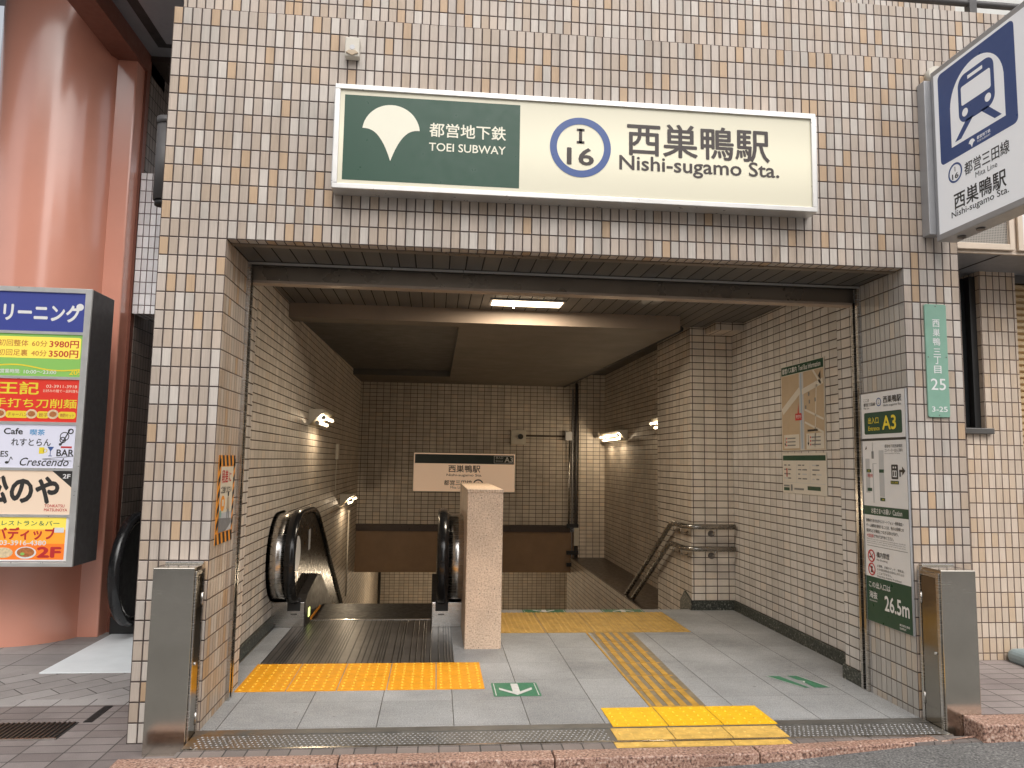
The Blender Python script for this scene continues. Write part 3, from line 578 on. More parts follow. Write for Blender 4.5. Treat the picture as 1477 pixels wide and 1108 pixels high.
d = Decal((x0, yf+.012, z0), (1, 0, 0), (0, 0, 1), .002)
d.text('都営地下鉄', .512, .318, .418, .078, 'cream', 0, .02); d.text('TOEI SUBWAY', .512, .238, .418, .045, 'cream', 0, .016)
d.done('lettering', sg)
d = Decal((x0, yf+.012, z0), (1, 0, 0), (0, 0, 1), .002); cx, cz = 1.348, .305
d.ring(cx, cz, .133, .172, 'blue', 0, 64); d.done('line_symbol', sg)
d = Decal((x0, yf+.012, z0), (1, 0, 0), (0, 0, 1), .002)
d.rect(cx-.022, cz+.022, cx+.022, cz+.036, 'ink_brown').rect(cx-.022, cz+.094, cx+.022, cz+.108, 'ink_brown').rect(cx-.009, cz+.022, cx+.009, cz+.108, 'ink_brown')
d.text('16', cx, cz-.10, .145, .095, 'ink_brown', 0, .03, al='c')
d.text('西巣鴨駅', 1.615, .278, .825, .190, 'ink_brown', 0, .022); d.text('Nishi-sugamo Sta.', 1.570, .166, .925, .108, 'ink_brown', 0, .022)
d.done('lettering', sg)

# ---------------------------------------------------------------- blade sign
bl = thing('projecting_sign', 'white projecting sign with a blue train pictogram above the right pillar', 'sign', (4.07, -.5, 3.25))
bx0, bx1, by0, by1, bz0, bz1 = 4.02, 4.14, -.93, -.07, 2.745, 3.775
f = MB(); f.box(bx0, bx1, by0, by1, bz0, bz1, 'grey_frame'); f.build('casing', bl, .006)
f = MB(); f.box(3.98, 4.05, -.07, -.001, 2.79, 3.73, 'grey_frame'); f.build('bracket', bl, .004)
f = MB(); f.tube([(4.08, -.05, 3.79), (4.08, .01, 3.79)], .05, 'lamp_white', 14); f.build('cable_cap', bl)
f = MB()
for yy in (-.2, -.35, -.75): f = MB(); f.tube([(4.08, yy, 2.735), (4.08, yy, 2.7452)], .022, 'steel_dark', 12); f.build('bottom_bolt', bl)
d = Decal((bx0, by1, bz0), (0, -1, 0), (0, 0, 1)); W_, H_ = by1-by0, bz1-bz0
d.rect(.03, .035, W_-.03, H_-.035, 'blade_white'); d.done('face_panel', bl)
d = Decal((bx0, by1, bz0), (0, -1, 0), (0, 0, 1), .0018)
d.rr(.068, .43, .655, .978, .03, 'blue', 0)
d.poly([(.165, .50), (.575, .50), (.575, .74)] + arc(.37, .72, .205, 4, 176, 24) + [(.165, .74)], 'blade_white', 1)
d.poly(rrect(.235, .60, .51, .875, .06, 8), 'blue', 2)
d.poly([(.29, .61), (.35, .61), (.245, .52), (.195, .52)], 'blue', 2); d.poly([(.40, .61), (.455, .61), (.55, .52), (.50, .52)], 'blue', 2)
d.rr(.26, .70, .485, .81, .012, 'blade_white', 3); d.rect(.315, .832, .43, .852, 'blade_white', 3); d.disc(.285, .655, .023, 'blade_white', 3); d.disc(.46, .655, .023, 'blade_white', 3); d.done('pictogram', bl)
d = Decal((bx0, by1, bz0), (0, -1, 0), (0, 0, 1), .0026)
d.ginkgo(.325, .462, .024, 'blade_white', 1); d.text('都営地下鉄', .365, .462, .10, .018, 'blade_white', 1, .02); d.text('TOEI SUBWAY', .365, .445, .10, .010, 'blade_white', 1)
d.ring(.183, .348, .046, .057, 'blue', 0); d.text('I', .183, .356, 0, .026, 'ink', 0, .03, al='c'); d.text('16', .183, .314, .05, .03, 'ink', 0, .03, al='c')
d.text('都営三田線', .258, .30, .33, .072, 'ink', 0, .014); d.text('Mita Line', .34, .258, .16, .03, 'ink', 0, .0)
d.text('西巣鴨駅', .165, .135, .39, .095, 'ink', 0, .02); d.text('Nishi-sugamo Sta.', .140, .085, .43, .046, 'ink', 0, .012); d.done('lettering', bl)

# ---------------------------------------------------------------- small fittings on the facade
se = thing('wall_sensor', 'small pale sensor box on facade tiles above the left end of long sign', 'sensor', (.63, 0, 3.71))
f = MB(); f.box(.588, .668, -.05, -.001, 3.652, 3.765, 'lamp_white'); f.build('housing', se, .006)
f = MB(); f.tube([(.628, -.052, 3.705), (.628, -.0495, 3.705)], .014, 'grey_frame', 14); f.build('lens', se)
f = MB(); f.poly = None
f.prism([(.594, 3.672), (.61, 3.684), (.645, 3.684), (.662, 3.672), (.628, 3.656)], 'y', -.058, -.05, 'map_tan'); f.build('cover', se)
pi = MB(); pi.tube([(-.42, .2, 2.86), (-.42, .2, 3.3)], .05, 'rail_dark', 14); pi.tube([(-.42, .2, 3.3), (-.42, .2, 3.34)], .054, 'rail_dark', 14); pi.tube([(-.42, .2, 2.83), (-.42, .2, 2.86)], .04, 'black', 14)
tag(pi.build('outdoor_lamp'), 'dark cylindrical fitting on the left side of tiled building', 'wall lamp')
ap = thing('address_plate', 'faded green address plate numbered 25 on the right pillar', 'sign', (4.03, 0, 2.05))
f = MB(); f.prism(rrect(3.967, 1.727, 4.102, 2.39, .012), 'y', -.012, -.001, 'plate_green'); f.build('plate', ap, .003)
d = Decal((3.967, -.012, 1.727), (1, 0, 0), (0, 0, 1))
for i, ch in enumerate('西巣鴨三丁目'): d.text(ch, .0675, .528-i*.0545, .044, .044 if ch not in '三' else .036, 'white', 0, .012, al='c')
d.text('25', .0675, .158, .09, .066, 'white', 0, .008, al='c'); d.text('3-25', .07, .032, .095, .03, 'white', 0, .012, al='c')
d.done('lettering', ap)
d = Decal((3.967, -.012, 1.727), (1, 0, 0), (0, 0, 1)); pg = 'pale_grey'
for px, py in ((.067, .65), (.067, .012), (.012, .35), (.123, .35)): d = Decal((3.967, -.012, 1.727), (1, 0, 0), (0, 0, 1)).disc(px, py, .004, 'steel_dark', 0); d.done('screw', ap)

# ---------------------------------------------------------------- information board on the right reveal
ib = thing('information_board', 'tall white and green entrance A3 notice board on right reveal', 'sign', (3.84, .23, 1.2))
f = MB(); f.box(3.838, 3.849, .005, .462, .495, 1.895, 'grey_frame'); f.build('backing', ib)
d = Decal((3.838, .458, .497), (0, -1, 0), (0, 0, 1)); Wb, Hb = .449, 1.394
k = Hb/1.40
d.rect(0, .27, Wb, Hb, 'board'); d.rect(0, 0, Wb, .27, 'sign_green')
d.rect(0, 1.10, Wb, 1.115, 'ink', 1); d.rect(.0, .645, Wb, .70, 'sign_green', 1); d.rect(.02, .455, Wb-.02, .458, 'grey_ink', 1)
d.rr(.03, 1.14, Wb-.03, 1.275, .012, 'sign_green', 1); d.done('panel', ib)
d = Decal((3.838, .458, .497), (0, -1, 0), (0, 0, 1), .0025)
d.text('ここは', .03, 1.345, .06, .018, 'ink'); d.text('都営三田線', .03, 1.315, .125, .022, 'ink', 0, .01); d.text('Mita Line', .03, 1.298, .06, .012, 'ink'); d.ring(.193, 1.335, .02, .026, 'blue'); d.text('I', .193, 1.338, 0, .012, 'ink', 0, 0, al='c'); d.text('16', .193, 1.322, 0, .012, 'ink', al='c')
d.text('西巣鴨駅', .24, 1.325, .18, .042, 'ink', 0, .02); d.text('Nishi-sugamo Sta.', .24, 1.30, .18, .018, 'ink')
d.text('出入口', .075, 1.205, .11, .04, 'yellow_ink', 0, .015); d.text('Entrance', .075, 1.163, .12, .026, 'yellow_ink', 0, .01); d.text('A3', .225, 1.165, .135, .082, 'yellow_ink', 0, .03)
d.text('お客さまへお願い', .08, .655, .20, .034, 'white', 0, .014); d.text('Caution', .30, .657, .09, .03, 'white', 0, .01)
L = ['駅構内で歩きながらスマートフォン・携帯電話・', 'ゲーム機等を使用することは、他のお客様との', '衝突などの事故につながる恐れがあり、']
for i, q in enumerate(L): d.text(q, .02, .60-.031*i, .38 if i < 2 else .33, .021, 'ink', 0, .006)
d.text('大変危険', .02, .507, .075, .021, 'red', 0, .01); d.text('ですのでおやめください。', .098, .507, .20, .021, 'ink', 0, .006)
for i in range(3): d.text(['Please do not use a smartphone, mobile phone, handheld', 'game console, or other device while walking within the', 'station premises. It is dangerous to do so as it can cause'][i], .02, .492-.012*i, .39, .009, 'grey_ink')
for cz_, big, sm in ((.395, '構内禁煙', 'No Smoking'), (.315, None, None)):
    d.ring(.065, cz_, .030, .038, 'red', 1); d.line(.042, cz_+.023, .088, cz_-.023, .008, 'red', 1)
    if big: d.text(big, .12, .392, .13, .034, 'ink', 0, .01); d.text(sm, .12, .370, .11, .014, 'ink')
    else:
        for i, q in enumerate(['火薬類、多量のマッチ、揮発油、', 'その他危険物品を車内に持ち込む', 'ことはできません。']): d.text(q, .12, .335-.021*i, .27 if i < 2 else .15, .015, 'ink')
        d.text('Hazardous Articles Prohibited', .12, .276, .24, .012, 'ink')
d.line(.043, .388, .078, .388, .009, 'ink', 0); d.line(.072, .397, .085, .412, .004, 'ink', 0); d.disc(.065, .325, .009, 'ink', 0); d.poly([(.052, .295), (.078, .295), (.073, .315), (.057, .315)], 'ink', 0)
d.text('この出入口は', .03, .205, .22, .036, 'white', 0, .014); d.text('海抜', .03, .14, .085, .042, 'white', 0, .014); d.text('26.5m', .19, .09, .235, .085, 'white', 0, .03)
d.text('Above sea level', .03, .122, .08, .01, 'white'); d.text('東京都交通局', .33, .03, .095, .013, 'white', 0, .01); d.text('西巣鴨駅', .33, .012, .06, .012, 'white'); d.done('lettering', ib)
d = Decal((3.838, .458, .497), (0, -1, 0), (0, 0, 1), .0018)
d.rect(.175, .76, .225, 1.04, 'pale_grey'); d.rect(.03, .78, .075, .99, 'pale_grey'); d.rect(.105, .72, .115, .96, 'pale_grey'); d.line(.11, .96, .15, .96, .004, 'pale_grey'); d.rect(.098, .99, .122, 1.035, 'grey_ink'); d.line(.11, 1.03, .11, 1.09, .003, 'ink')
for px, pz in ((.04, .905), (.175, .905), (.045, .79), (.178, .735)): d.rect(px, pz, px+.05, pz+.02, 'sign_green', 1)
d.text('現在地', .05, .875, .055, .022, 'red', 1, .01); d.text('A3', .055, .909, .02, .012, 'yellow_ink', 2); d.text('A4', .20, .739, .02, .012, 'yellow_ink', 2)
d.text('都営地下鉄西巣鴨駅', .24, 1.055, .175, .02, 'ink', 1); d.text('エレベーター出入口案内', .24, 1.03, .175, .02, 'ink', 1); d.text('Elevator entrance for Toei Subway', .24, 1.017, .15, .008, 'ink', 1)
d.rr(.30, .87, .365, .955, .006, 'ink', 1); d.rect(.312, .882, .353, .92, 'board', 2); d.disc(.322, .938, .006, 'board', 2); d.disc(.343, .938, .006, 'board', 2); d.rect(.318, .888, .328, .915, 'ink', 3); d.rect(.337, .888, .347, .915, 'ink', 3)
d.poly([(.378, .885), (.390, .885), (.390, .925), (.408, .925), (.408, .945), (.432, .917), (.408, .889), (.408, .908), (.402, .908), (.402, .912), (.378, .912)][:4]+[(.378, .925)], 'ink', 1); d.poly([(.378, .925), (.408, .925), (.408, .912), (.378, .912)], 'ink', 2); d.poly([(.405, .945), (.405, .893), (.435, .919)], 'ink', 1)
d.rect(.29, .84, .37, .86, 'sign_green', 1); d.text('A4', .335, .843, .025, .014, 'yellow_ink', 2); d.text('出入口', .295, .844, .035, .012, 'yellow_ink', 2)
d.poly([(.03, 1.045), (.05, 1.05), (.045, 1.07)], 'ink', 1); d.done('map', ib)

# ---------------------------------------------------------------- bus map poster
bp = thing('bus_map_poster', 'tan bus map poster with green header on the right interior wall', 'poster', (4.015, 1.59, 1.73))
yA, zA = 1.945, 1.215
f = MB(); f.box(4.012, 4.0195, 1.235, yA, zA, 1.535, 'map_pale'); f.box(4.012, 4.0195, 1.235, yA, 1.555, 2.25, 'map_pale'); f.build('sheet', bp)
d = Decal((4.012, yA, zA), (0, -1, 0), (0, 0, 1)); Wp = .71
d.rect(.01, .96, Wp-.01, 1.03, 'sign_green'); d.rect(.01, .345, .315, .955, 'map_tan'); d.rect(.385, .345, Wp-.01, .955, 'map_tan')
d.rect(.315, .345, .385, .955, 'pale_grey'); d.line(.0+.02, .66, .33, .82, .055, 'map_pale', 1); d.line(.36, .80, .69, .86, .045, 'map_pale', 1); d.line(.40, .66, .69, .57, .016, 'map_pale', 1); d.line(.40, .56, .69, .47, .016, 'map_pale', 1); d.line(.59, .84, .55, .36, .014, 'map_pale', 1); d.line(.54, .955, .66, .84, .02, 'map_pale', 1)
d.rect(.345, .355, .352, .95, 'sky_ink', 1); d.rect(.04, .36, .30, .47, 'map_pale', 1); d.rect(.42, .35, .69, .47, 'map_pale', 1)
d.poly([(.245, .58), (.35, .58), (.35, .635), (.305, .635), (.30, .72), (.285, .635), (.245, .635)], 'red', 2)
d.text('現在地', .255, .595, .085, .03, 'white', 3); d.rect(.44, .485, .60, .50, 'ink', 1)
d.text('都営バス案内', .03, .972, .25, .045, 'white', 1, .02); d.text('Toei Bus Information', .31, .975, .35, .04, 'white', 1, .012)
for px, pz in ((.46, .76), (.47, .70), (.56, .71), (.41, .66)): d.rect(px, pz, px+.02, pz+.03, 'grey_ink', 2)
d.line(.06, .45, .06, .38, .006, 'ink', 2); d.line(.45, .46, .45, .38, .006, 'ink', 2)
d.poly([(.045, .40), (.075, .40), (.06, .375)], 'ink', 2); d.poly([(.435, .40), (.465, .40), (.45, .375)], 'ink', 2); d.poly([(.62, .90), (.66, .94), (.66, .87)], 'ink', 2)
for j in range(3):
    for px in (.10, .50): d.rect(px, .435-.028*j, px+.14, .445-.028*j, 'grey_ink', 2); d.disc(px-.015, .44-.028*j, .008, 'red', 2)
d.rect(.01, .262, Wp-.01, .302, 'sign_green')
for px in (.24, .46): d.rect(px, .09, px+.004, .25, 'pale_grey')
d.rect(.02, .085, Wp-.02, .088, 'pale_grey')
random.seed(3)
for j in range(4):
    for px in (.03, .10, .27, .34, .50, .56): d.rect(px, .22-.035*j, px+random.uniform(.03, .08), .23-.035*j, random.choice(['grey_ink', 'pale_grey', 'grey_ink']), 1)
d.rect(.07, .13, .085, .20, 'red', 1); d.rect(.02, .02, .12, .045, 'sign_green', 1); d.rect(.02, .052, .12, .065, 'grey_ink', 1); d.rect(.20, .03, .36, .045, 'grey_ink', 1); d.rect(.42, .035, .62, .065, 'sign_green', 1); d.rect(.14, .02, .17, .07, 'grey_ink', 1); d.done('print', bp)

# ---------------------------------------------------------------- hazard poster on the left reveal
hz = thing('warning_poster', 'orange and black striped step warning poster on the left reveal', 'poster', (0, .24, 1.2))
y0, y1, z0, z1 = .072, .40, .967, 1.442; f = MB(); f.box(.001, .004, y0, y1, z0, z1, 'orange'); f.build('sheet', hz)
d = Decal((.004, y0, z0), (0, 1, 0), (0, 0, 1)); Wp, Hp = y1-y0, z1-z0
def clip_par(a, b, lo, hi): return a
for i in range(7):
    c_ = -.02+i*.075
    if c_+.04 < Wp: d.poly([(max(0, c_), Hp), (min(Wp, c_+.038), Hp), (min(Wp, c_+.06), Hp-.058), (min(Wp, max(0, c_+.022)), Hp-.058)], 'black'); d.poly([(max(0, c_), .058), (min(Wp, c_+.038), .058), (min(Wp, c_+.06), 0), (min(Wp, max(0, c_+.022)), 0)], 'black')
for i in range(5):
    c_ = .065+i*.08; d.poly([(0, c_), (.038, c_+.035), (.038, c_+.075), (0, c_+.04)], 'black'); d.poly([(Wp-.038, c_), (Wp, c_+.035), (Wp, c_+.075), (Wp-.038, c_+.04)], 'black')
d.rect(.04, .062, Wp-.04, Hp-.062, 'skin_print', 1)
d.rect(.04, .062, Wp-.04, .165, 'pale_grey', 2); d.poly([(.04, .062), (.18, .062), (.28, .10), (.28, .125), (.04, .14)], 'grey_ink', 3)
d.text('段差', .06, Hp-.15, .12, .07, 'red', 2, .03); d.text('に', .20, Hp-.145, .045, .05, 'red', 2, .02); d.text('ご注意ください', .055, Hp-.205, .21, .036, 'ink', 2, .02)
d.disc(.10, .215, .042, 'orange', 2); d.rect(.083, .20, .117, .235, 'skin_print', 3); d.disc(.062, .16, .02, 'plate_green', 3)
# plain walking figure: head, coat, legs
d.disc(.205, .262, .014, 'ink', 3); d.poly([(.19, .245), (.222, .245), (.235, .18), (.18, .18)], 'map_tan', 3); d.poly([(.188, .18), (.203, .18), (.196, .12), (.186, .12)], 'grey_ink', 4); d.poly([(.21, .18), (.226, .18), (.236, .122), (.226, .12)], 'grey_ink', 4); d.done('print', hz)

# ---------------------------------------------------------------- steel cabinets
def cabinet(x0, x1, y0, y1, z0, z1, side, label):
    t = thing('steel_cabinet', label, 'cabinet', ((x0+x1)/2, (y0+y1)/2, z0))
    f = MB(); f.box(x0, x1, y0, y1, z0, z1, 'steel_box'); f.build('body', t, .004)
    xs_ = x1 if side > 0 else x0
    f = MB(); a_, b_ = sorted((xs_+side*.0005, xs_+side*.008)); q = .022
    f.box(a_, b_, y0+.012, y0+.012+q, z0+.02, z1-.02, 'steel'); f.box(a_, b_, y1-.012-q, y1-.012, z0+.02, z1-.02, 'steel'); f.box(a_, b_, y0+.012+q, y1-.012-q, z1-.02-q, z1-.02, 'steel'); f.build('door_frame', t, .002)
    f = MB(); a_, b_ = sorted((xs_+side*.0005, xs_+side*.005)); f.box(a_, b_, y0+.04, y1-.04, z0+.03, z1-.048, 'steel_door' if 'steel_door' in M else 'steel_box'); dr = f.build('door', t, .001)
    f = MB(); a_, b_ = sorted((xs_+side*.005, xs_+side*.014)); f.tube([(a_, y0+.055, z0+(z1-z0)*.48), (b_, y0+.055, z0+(z1-z0)*.48)], .007, 'alu', 12); f.build('lock', dr)
    for zz in (z0+.12, z1-.2): f = MB(); f.tube([(xs_+side*.006, y1-.037, zz), (xs_+side*.006, y1-.037, zz+.06)], .005, 'steel', 8); f.build('hinge', dr)
    f = MB(); f.box(x0+.01, x1+.0, y1-.03, y1+.0, z1+.0005, z1+.012, 'steel'); f.build('top_flange', t, .002)
M['steel_door'] = steel('door_steel', (.34, .32, .285), .14)
cabinet(-.215, -.018, -.17, -.002, -.02, .887, 1, 'brushed steel cabinet in front of the left pillar')
cabinet(3.868, 4.068, -.205, -.002, .03, .888, -1, 'brushed steel cabinet in front of the right pillar, beside raised kerb')

# ================================================================ FLOOR FITTINGS
th = thing('threshold_plate', 'worn checkered steel shutter sill across the entrance', 'sill', (1.92, -.17, .05))
f = MB(); f.box(-.01, 3.86, -.265, -.075, .0, .058, 'plate', 'd'); f.build('plate', th)
f = MB(); f.box(-.01, 3.86, -.074, -.006, .0, .061, 'plate', 'd'); f.box(-.01, 3.86, -.267, -.25, .052, .0605, 'steel'); f.build('edge_strip', th)
f = MB(); i = 0
for ix in range(155):
    for iy in range(6):
        x = .03+ix*.0245+(.01225 if iy % 2 else 0); y = -.232+iy*.027
        if 2.06 < x < 2.98 or x > 3.83: continue
        a_ = R(40 if (ix+iy) % 2 else -40); c_, s_ = math.cos(a_), math.sin(a_)
        P = [(x+u*c_-v*s_, y+u*s_+v*c_, z) for u, v, z in ((-.009, 0, .0582), (0, -.0035, .0582), (.009, 0, .0582), (0, .0035, .0582), (0, 0, .0612))]
        for q in ((0, 1, 4), (1, 2, 4), (2, 3, 4), (3, 0, 4)): f.face([P[j] for j in q], 'grey_frame')
f.build('tread_pattern', th, fix=False)
def tactile(name, label, x0, y0, nx, ny, size, mat, z=.06, h=.004, dots=5, dr=.011, dh=.005, bars=False, gap=.0028, rows=None):
    t = MB(); dm = {'yellow': 'yellow_dot'}.get(mat, mat)
    for i in range(nx):
        for j in range(ny):
            xa, ya = x0+i*size, y0+j*(rows or size); xb, yb = xa+size, ya+(rows or size)
            t.box(xa+gap, xb-gap, ya+gap, yb-gap, z, z+h, mat, 'd')
            n2 = max(1, round(dots*(rows or size)/size))
            for p in range(dots):
                for q in range(n2):
                    cx, cy_ = xa+(p+.5)*size/dots, ya+(q+.5)*(rows or size)/n2; ring = []
                    for rr, zz in ((dr, z+h), (dr*.62, z+h+dh)): ring.append([(cx+rr*math.cos(2*math.pi*k/8), cy_+rr*math.sin(2*math.pi*k/8), zz) for k in range(8)])
                    t.grid(ring, dm, True, True); t.face(ring[1], dm)
    o = t.build(name, fix=False); return tag(o, label, 'tactile paving')
tactile('tactile_strip', 'bright yellow dotted tactile strip in front of the escalator', .005, .625, 5, 2, .2955, 'yellow', rows=.302)
tactile('tactile_strip', 'bright yellow dotted tactile block row just inside the threshold', 2.105, -.066, 3, 1, .3, 'yellow_bright', z=.0612)
tactile('tactile_strip', 'worn pale yellow tactile pieces laid on the steel threshold', 2.085, -.25, 3, 1, .3, 'yellow_pale', z=.0585, rows=.165, dh=.003)
tactile('tactile_strip', 'worn pale yellow tactile edging on the brown kerb blocks', 2.06, -.338, 3, 1, .3, 'yellow_pale', z=.0545, rows=.068, dh=.003, dots=4)
tactile('tactile_strip', 'old yellow dotted tactile paving in front of the stairs', 1.668, 2.105, 4, 2, .4025, 'yellow_dark', dots=9, dr=.013)
gs = thing('guide_strip', 'worn yellow barred guide strip leading from threshold to the stairs', 'tactile paving', (2.57, 1.2, .06))
gx = lambda y: 2.40+.02*(y-.3)
f = MB(); f.face([(gx(.24), .24, .0615), (gx(.24)+.325, .24, .0615), (gx(2.1)+.345, 2.1, .0615), (gx(2.1), 2.1, .0615)], 'bar_grey'); f.build('base', gs)
f = MB()
for j in range(6):
    ya = .25+j*.307
    for i in range(4):
        xa = gx(ya)+.035+i*.072; f.box(xa, xa+.038, ya+.012, ya+.30, .0615, .0645, 'bar_yellow', 'd')
    f.box(gx(ya)+.01, gx(ya)+.31, ya-.006, ya+.006, .0615, .0632, 'bar_yellow', 'd')
f.box(2.392, 2.408, .24, 2.1, .0615, .0642, 'bar_yellow', 'd'); f.build('bar', gs)
def sticker(x0, x1, y0, y1, mat, wm, up, label, worn=0):
    t = thing('floor_sticker', label, 'floor sticker', ((x0+x1)/2, (y0+y1)/2, .062)); d = Decal((x0, y0, .0605), (1, 0, 0), (0, 1, 0)); w_, h_ = x1-x0, y1-y0
    if worn:
        d.poly([(0, h_), (.09, h_), (.17, .0), (.13, .0)], mat); d.poly([(w_*.48, h_), (w_*.70, h_), (w_, 0), (w_*.66, 0), (w_*.64, h_*.32)], mat)
        d.line(.005, h_, .135, 0, .006, wm, 1); d.line(w_*.99, .01, w_*.7, h_, .006, wm, 1); d.poly([(w_*.50, h_*.62), (w_*.68, h_*.52), (w_*.60, h_*.36), (w_*.62, h_*.50)], wm, 1); d.poly([(w_*.3, h_*.4), (w_*.44, h_*.72), (w_*.5, h_*.5)], wm if worn > 1 else 'bar_grey', 1) if worn > 1 else None
    else:
        d.rr(0, 0, w_, h_, .012, mat); d.line(.015, .015, .015, h_-.015, .005, wm, 1); d.line(w_-.015, .015, w_-.015, h_-.015, .005, wm, 1)
        k_ = min(1., h_/.19); F = (lambda q: h_-q*k_) if up else (lambda q: q*k_); H_l = h_/k_
        c_ = w_/2; d.poly([(c_-.022, F(H_l-.02)), (c_+.022, F(H_l-.02)), (c_+.022, F(.05)), (c_, F(.02)), (c_-.022, F(.05))], wm, 1)
        for s_ in (-1, 1): d.poly([(c_, F(.02)), (c_+s_*.10, F(.125)), (c_+s_*.10, F(.165)), (c_, F(.065))], wm, 2)
    d.done('print', t)
sticker(1.525, 1.808, .475, .745, 'sticker_green', 'off_white', False, 'green floor sticker with white arrow near the stone pier')
sticker(3.335, 3.64, .565, .825, 'sticker_green', 'off_white', True, 'half worn away green floor sticker on the right of the floor', 1)
sticker(1.98, 2.38, 2.92, 3.056, 'sticker_dark', 'off_white', False, 'dim green arrow sticker at stair edge, nearer to the stone pier')
sticker(2.72, 3.12, 2.92, 3.056, 'sticker_dark', 'off_white', True, 'dim green arrow sticker at stair edge, nearer to the handrails')

# ================================================================ ESCALATOR
es = thing('escalator', 'descending escalator with black handrails and steel newels inside the entrance', 'escalator', (.63, 2.4, .06))
f = MB(); f.box(.02, 1.31, 1.24, 2.62, .0, .0635, 'ribbed', 'd'); f.build('floor_plate', es)
f = MB(); f.box(.10, 1.155, 2.62, 2.66, .0, .066, 'steel'); f.build('comb_plate', es)
M['step_metal'] = simple('dark_step_metal', (.035, .034, .032), .45, .5, .15, 12.)
def step_z(y): return .045 if y < 3.4 else .05-(y-3.4)*.57
for i in range(16):
    y = 2.665+i*.4; zt = step_z(y+.2)
    f = MB(); f.box(.12, 1.14, y, y+.396, zt-.24, zt, 'step_metal', 'd'); f.build('step', es)
def path_rail(yc, zc, r, zb=None):
    p = [(yc-.02, zc-r)] if zb is None else []
    p += arc(yc, zc, r, 270, 90, 22); p += [(yc+.25, zc+r), (yc+.55, zc+r-.005)]
    for i in range(1, 6): q = i/5; p.append((yc+.55+.5*q, zc+r-.005-.285*q*q*.5-.02*q))
    y_, z_ = p[-1]; p.append((y_+4.5, z_-4.5*.57)); return p
def newel(es, xi, s, ybase, zc, r, zfloor, drum=True, back=1.):
    # xi inner x of base (step side); s = +1 when the wall lies towards -x
    yc = ybase+.06; P = lambda a_: xi-s*a_
    pth = path_rail(yc, zc, r)
    c_ = P(.082); f = MB(); prof = [(c_+.042*math.cos(2*math.pi*k/14)*1.08, .027*math.sin(2*math.pi*k/14)) for k in range(14)]
    f.sweep(pth, prof, 'rubber'); f.build('handrail', es)
    q = path_rail(yc, zc, r-.03); q2 = [(yy, max(zz-.9 if yy > yc+1 else zfloor+.12, -4)) for yy, zz in q[::-1]]
    f = MB(); a_, b_ = sorted((P(.07), P(.095))); poly = q + [(q[-1][0], q[-1][1]-.8), (yc+1.05, zfloor+.05), (yc-.02, zfloor+.2)]; f.prism(poly, 'x', a_, b_, 'black_panel'); bal = f.build('balustrade', es)
    if drum:
        pd = arc(yc, zc, r-.012, 270, 90, 22)+[(yc+.30, zc+r-.012), (yc+.48, zc+r-.05), (yc+.58, zc+r-.18), (yc+.6, zc), (yc+.6, zfloor)]
        f = MB(); a_, b_ = sorted((P(.128), P(.27))); f.prism(pd, 'x', a_, b_, 'steel_drum', True); f.build('newel_drum', es)
        f = MB(); a_, b_ = sorted((P(.262), P(.276))); pe = arc(yc, zc, r+.004, 270, 90, 22)+[(yc+.30, zc+r+.004), (yc+.49, zc+r-.04), (yc+.6, zc+r-.18), (yc+.62, zfloor)]; f.prism(pe, 'x', a_, b_, 'black', True); f.build('drum_trim', es)
    f = MB(); a_, b_ = sorted((P(0), P(.27))); f.box(a_, b_, ybase, ybase+.55, zfloor, zc-r-.005, 'steel'); bs_ = f.build('newel_base', es, .006)
    f = MB(); a_, b_ = sorted((P(.03), P(.135))); f.box(a_, b_, ybase-.006, ybase+.01, zc-r-.075, zc-r+.03, 'black'); f.build('handrail_inlet', es, .004)
    f = MB(); a_, b_ = sorted((P(.055), P(.105))); f.box(a_, b_, ybase-.004, ybase+.002, zfloor+.10, zfloor+.112, 'steel_dark'); f.build('nameplate', es)
    # inner deck and skirt that follow the incline
    yd = ybase+.02; prof = [(yd, zfloor+.19), (yd+.10, zfloor+.25), (yd+.62, zfloor+.34), (yd+.85, zfloor+.30), (yd+1.15, zfloor+.16), (yd+5.5, zfloor+.16-4.35*.57), (yd+5.5, zfloor-.5-4.35*.57), (yd+1.1, zfloor-.4), (yd, zfloor)]
    f = MB(); a_, b_ = sorted((P(-.005), P(.069))); f.prism(prof, 'x', a_, b_, 'skirt'); f.build('skirt', es, .004)
    return bal
b1 = newel(es, .112, 1, 2.35, .622, .355, .06); b2 = newel(es, 1.147, -1, 2.33, .622, .355, .06)
f = MB(); f.tube([(.045, 2.30, .66), (.0478, 2.30, .66)], .14, 'white', 30); f.build('round_label', es)
f = MB(); f.box(.0425, .0445, 2.86, 2.95, .62, .80, 'pale_grey'); f.build('caution_label', es)
f = MB(); f.box(.1135, .121, 2.53, 2.60, .11, .18, 'comb_light'); f.build('comb_light', es)
f = MB(); f.box(.1155, .1225, 2.66, 3.2, .062, .085, 'orange'); f.build('safety_line', es)
# stone pier between escalator and stairs
sp = thing('stone_pier', 'speckled pinkish stone parapet pier between escalator and stairs', 'pier', (1.525, 2.3, .06))
f = MB(); f.box(1.392, 1.66, 1.6, 3.3, .06, 1.195, 'stone', 'd'); f.box(1.392, 1.66, 3.05, 3.3, -3, .06, 'stone', 'd'); f.build('shaft', sp, .006)
f = MB(); f.box(1.39, 1.662, 1.597, 3.3, 1.1955, 1.22, 'stone'); f.build('cap', sp, .003)
# parapet that carries on down the incline
f = MB(); f.prism([(3.3, .9), (3.3, -4), (9, -5), (9, -2.4)], 'x', 1.41, 1.645, 'stone'); f.build('sloping_parapet', sp)

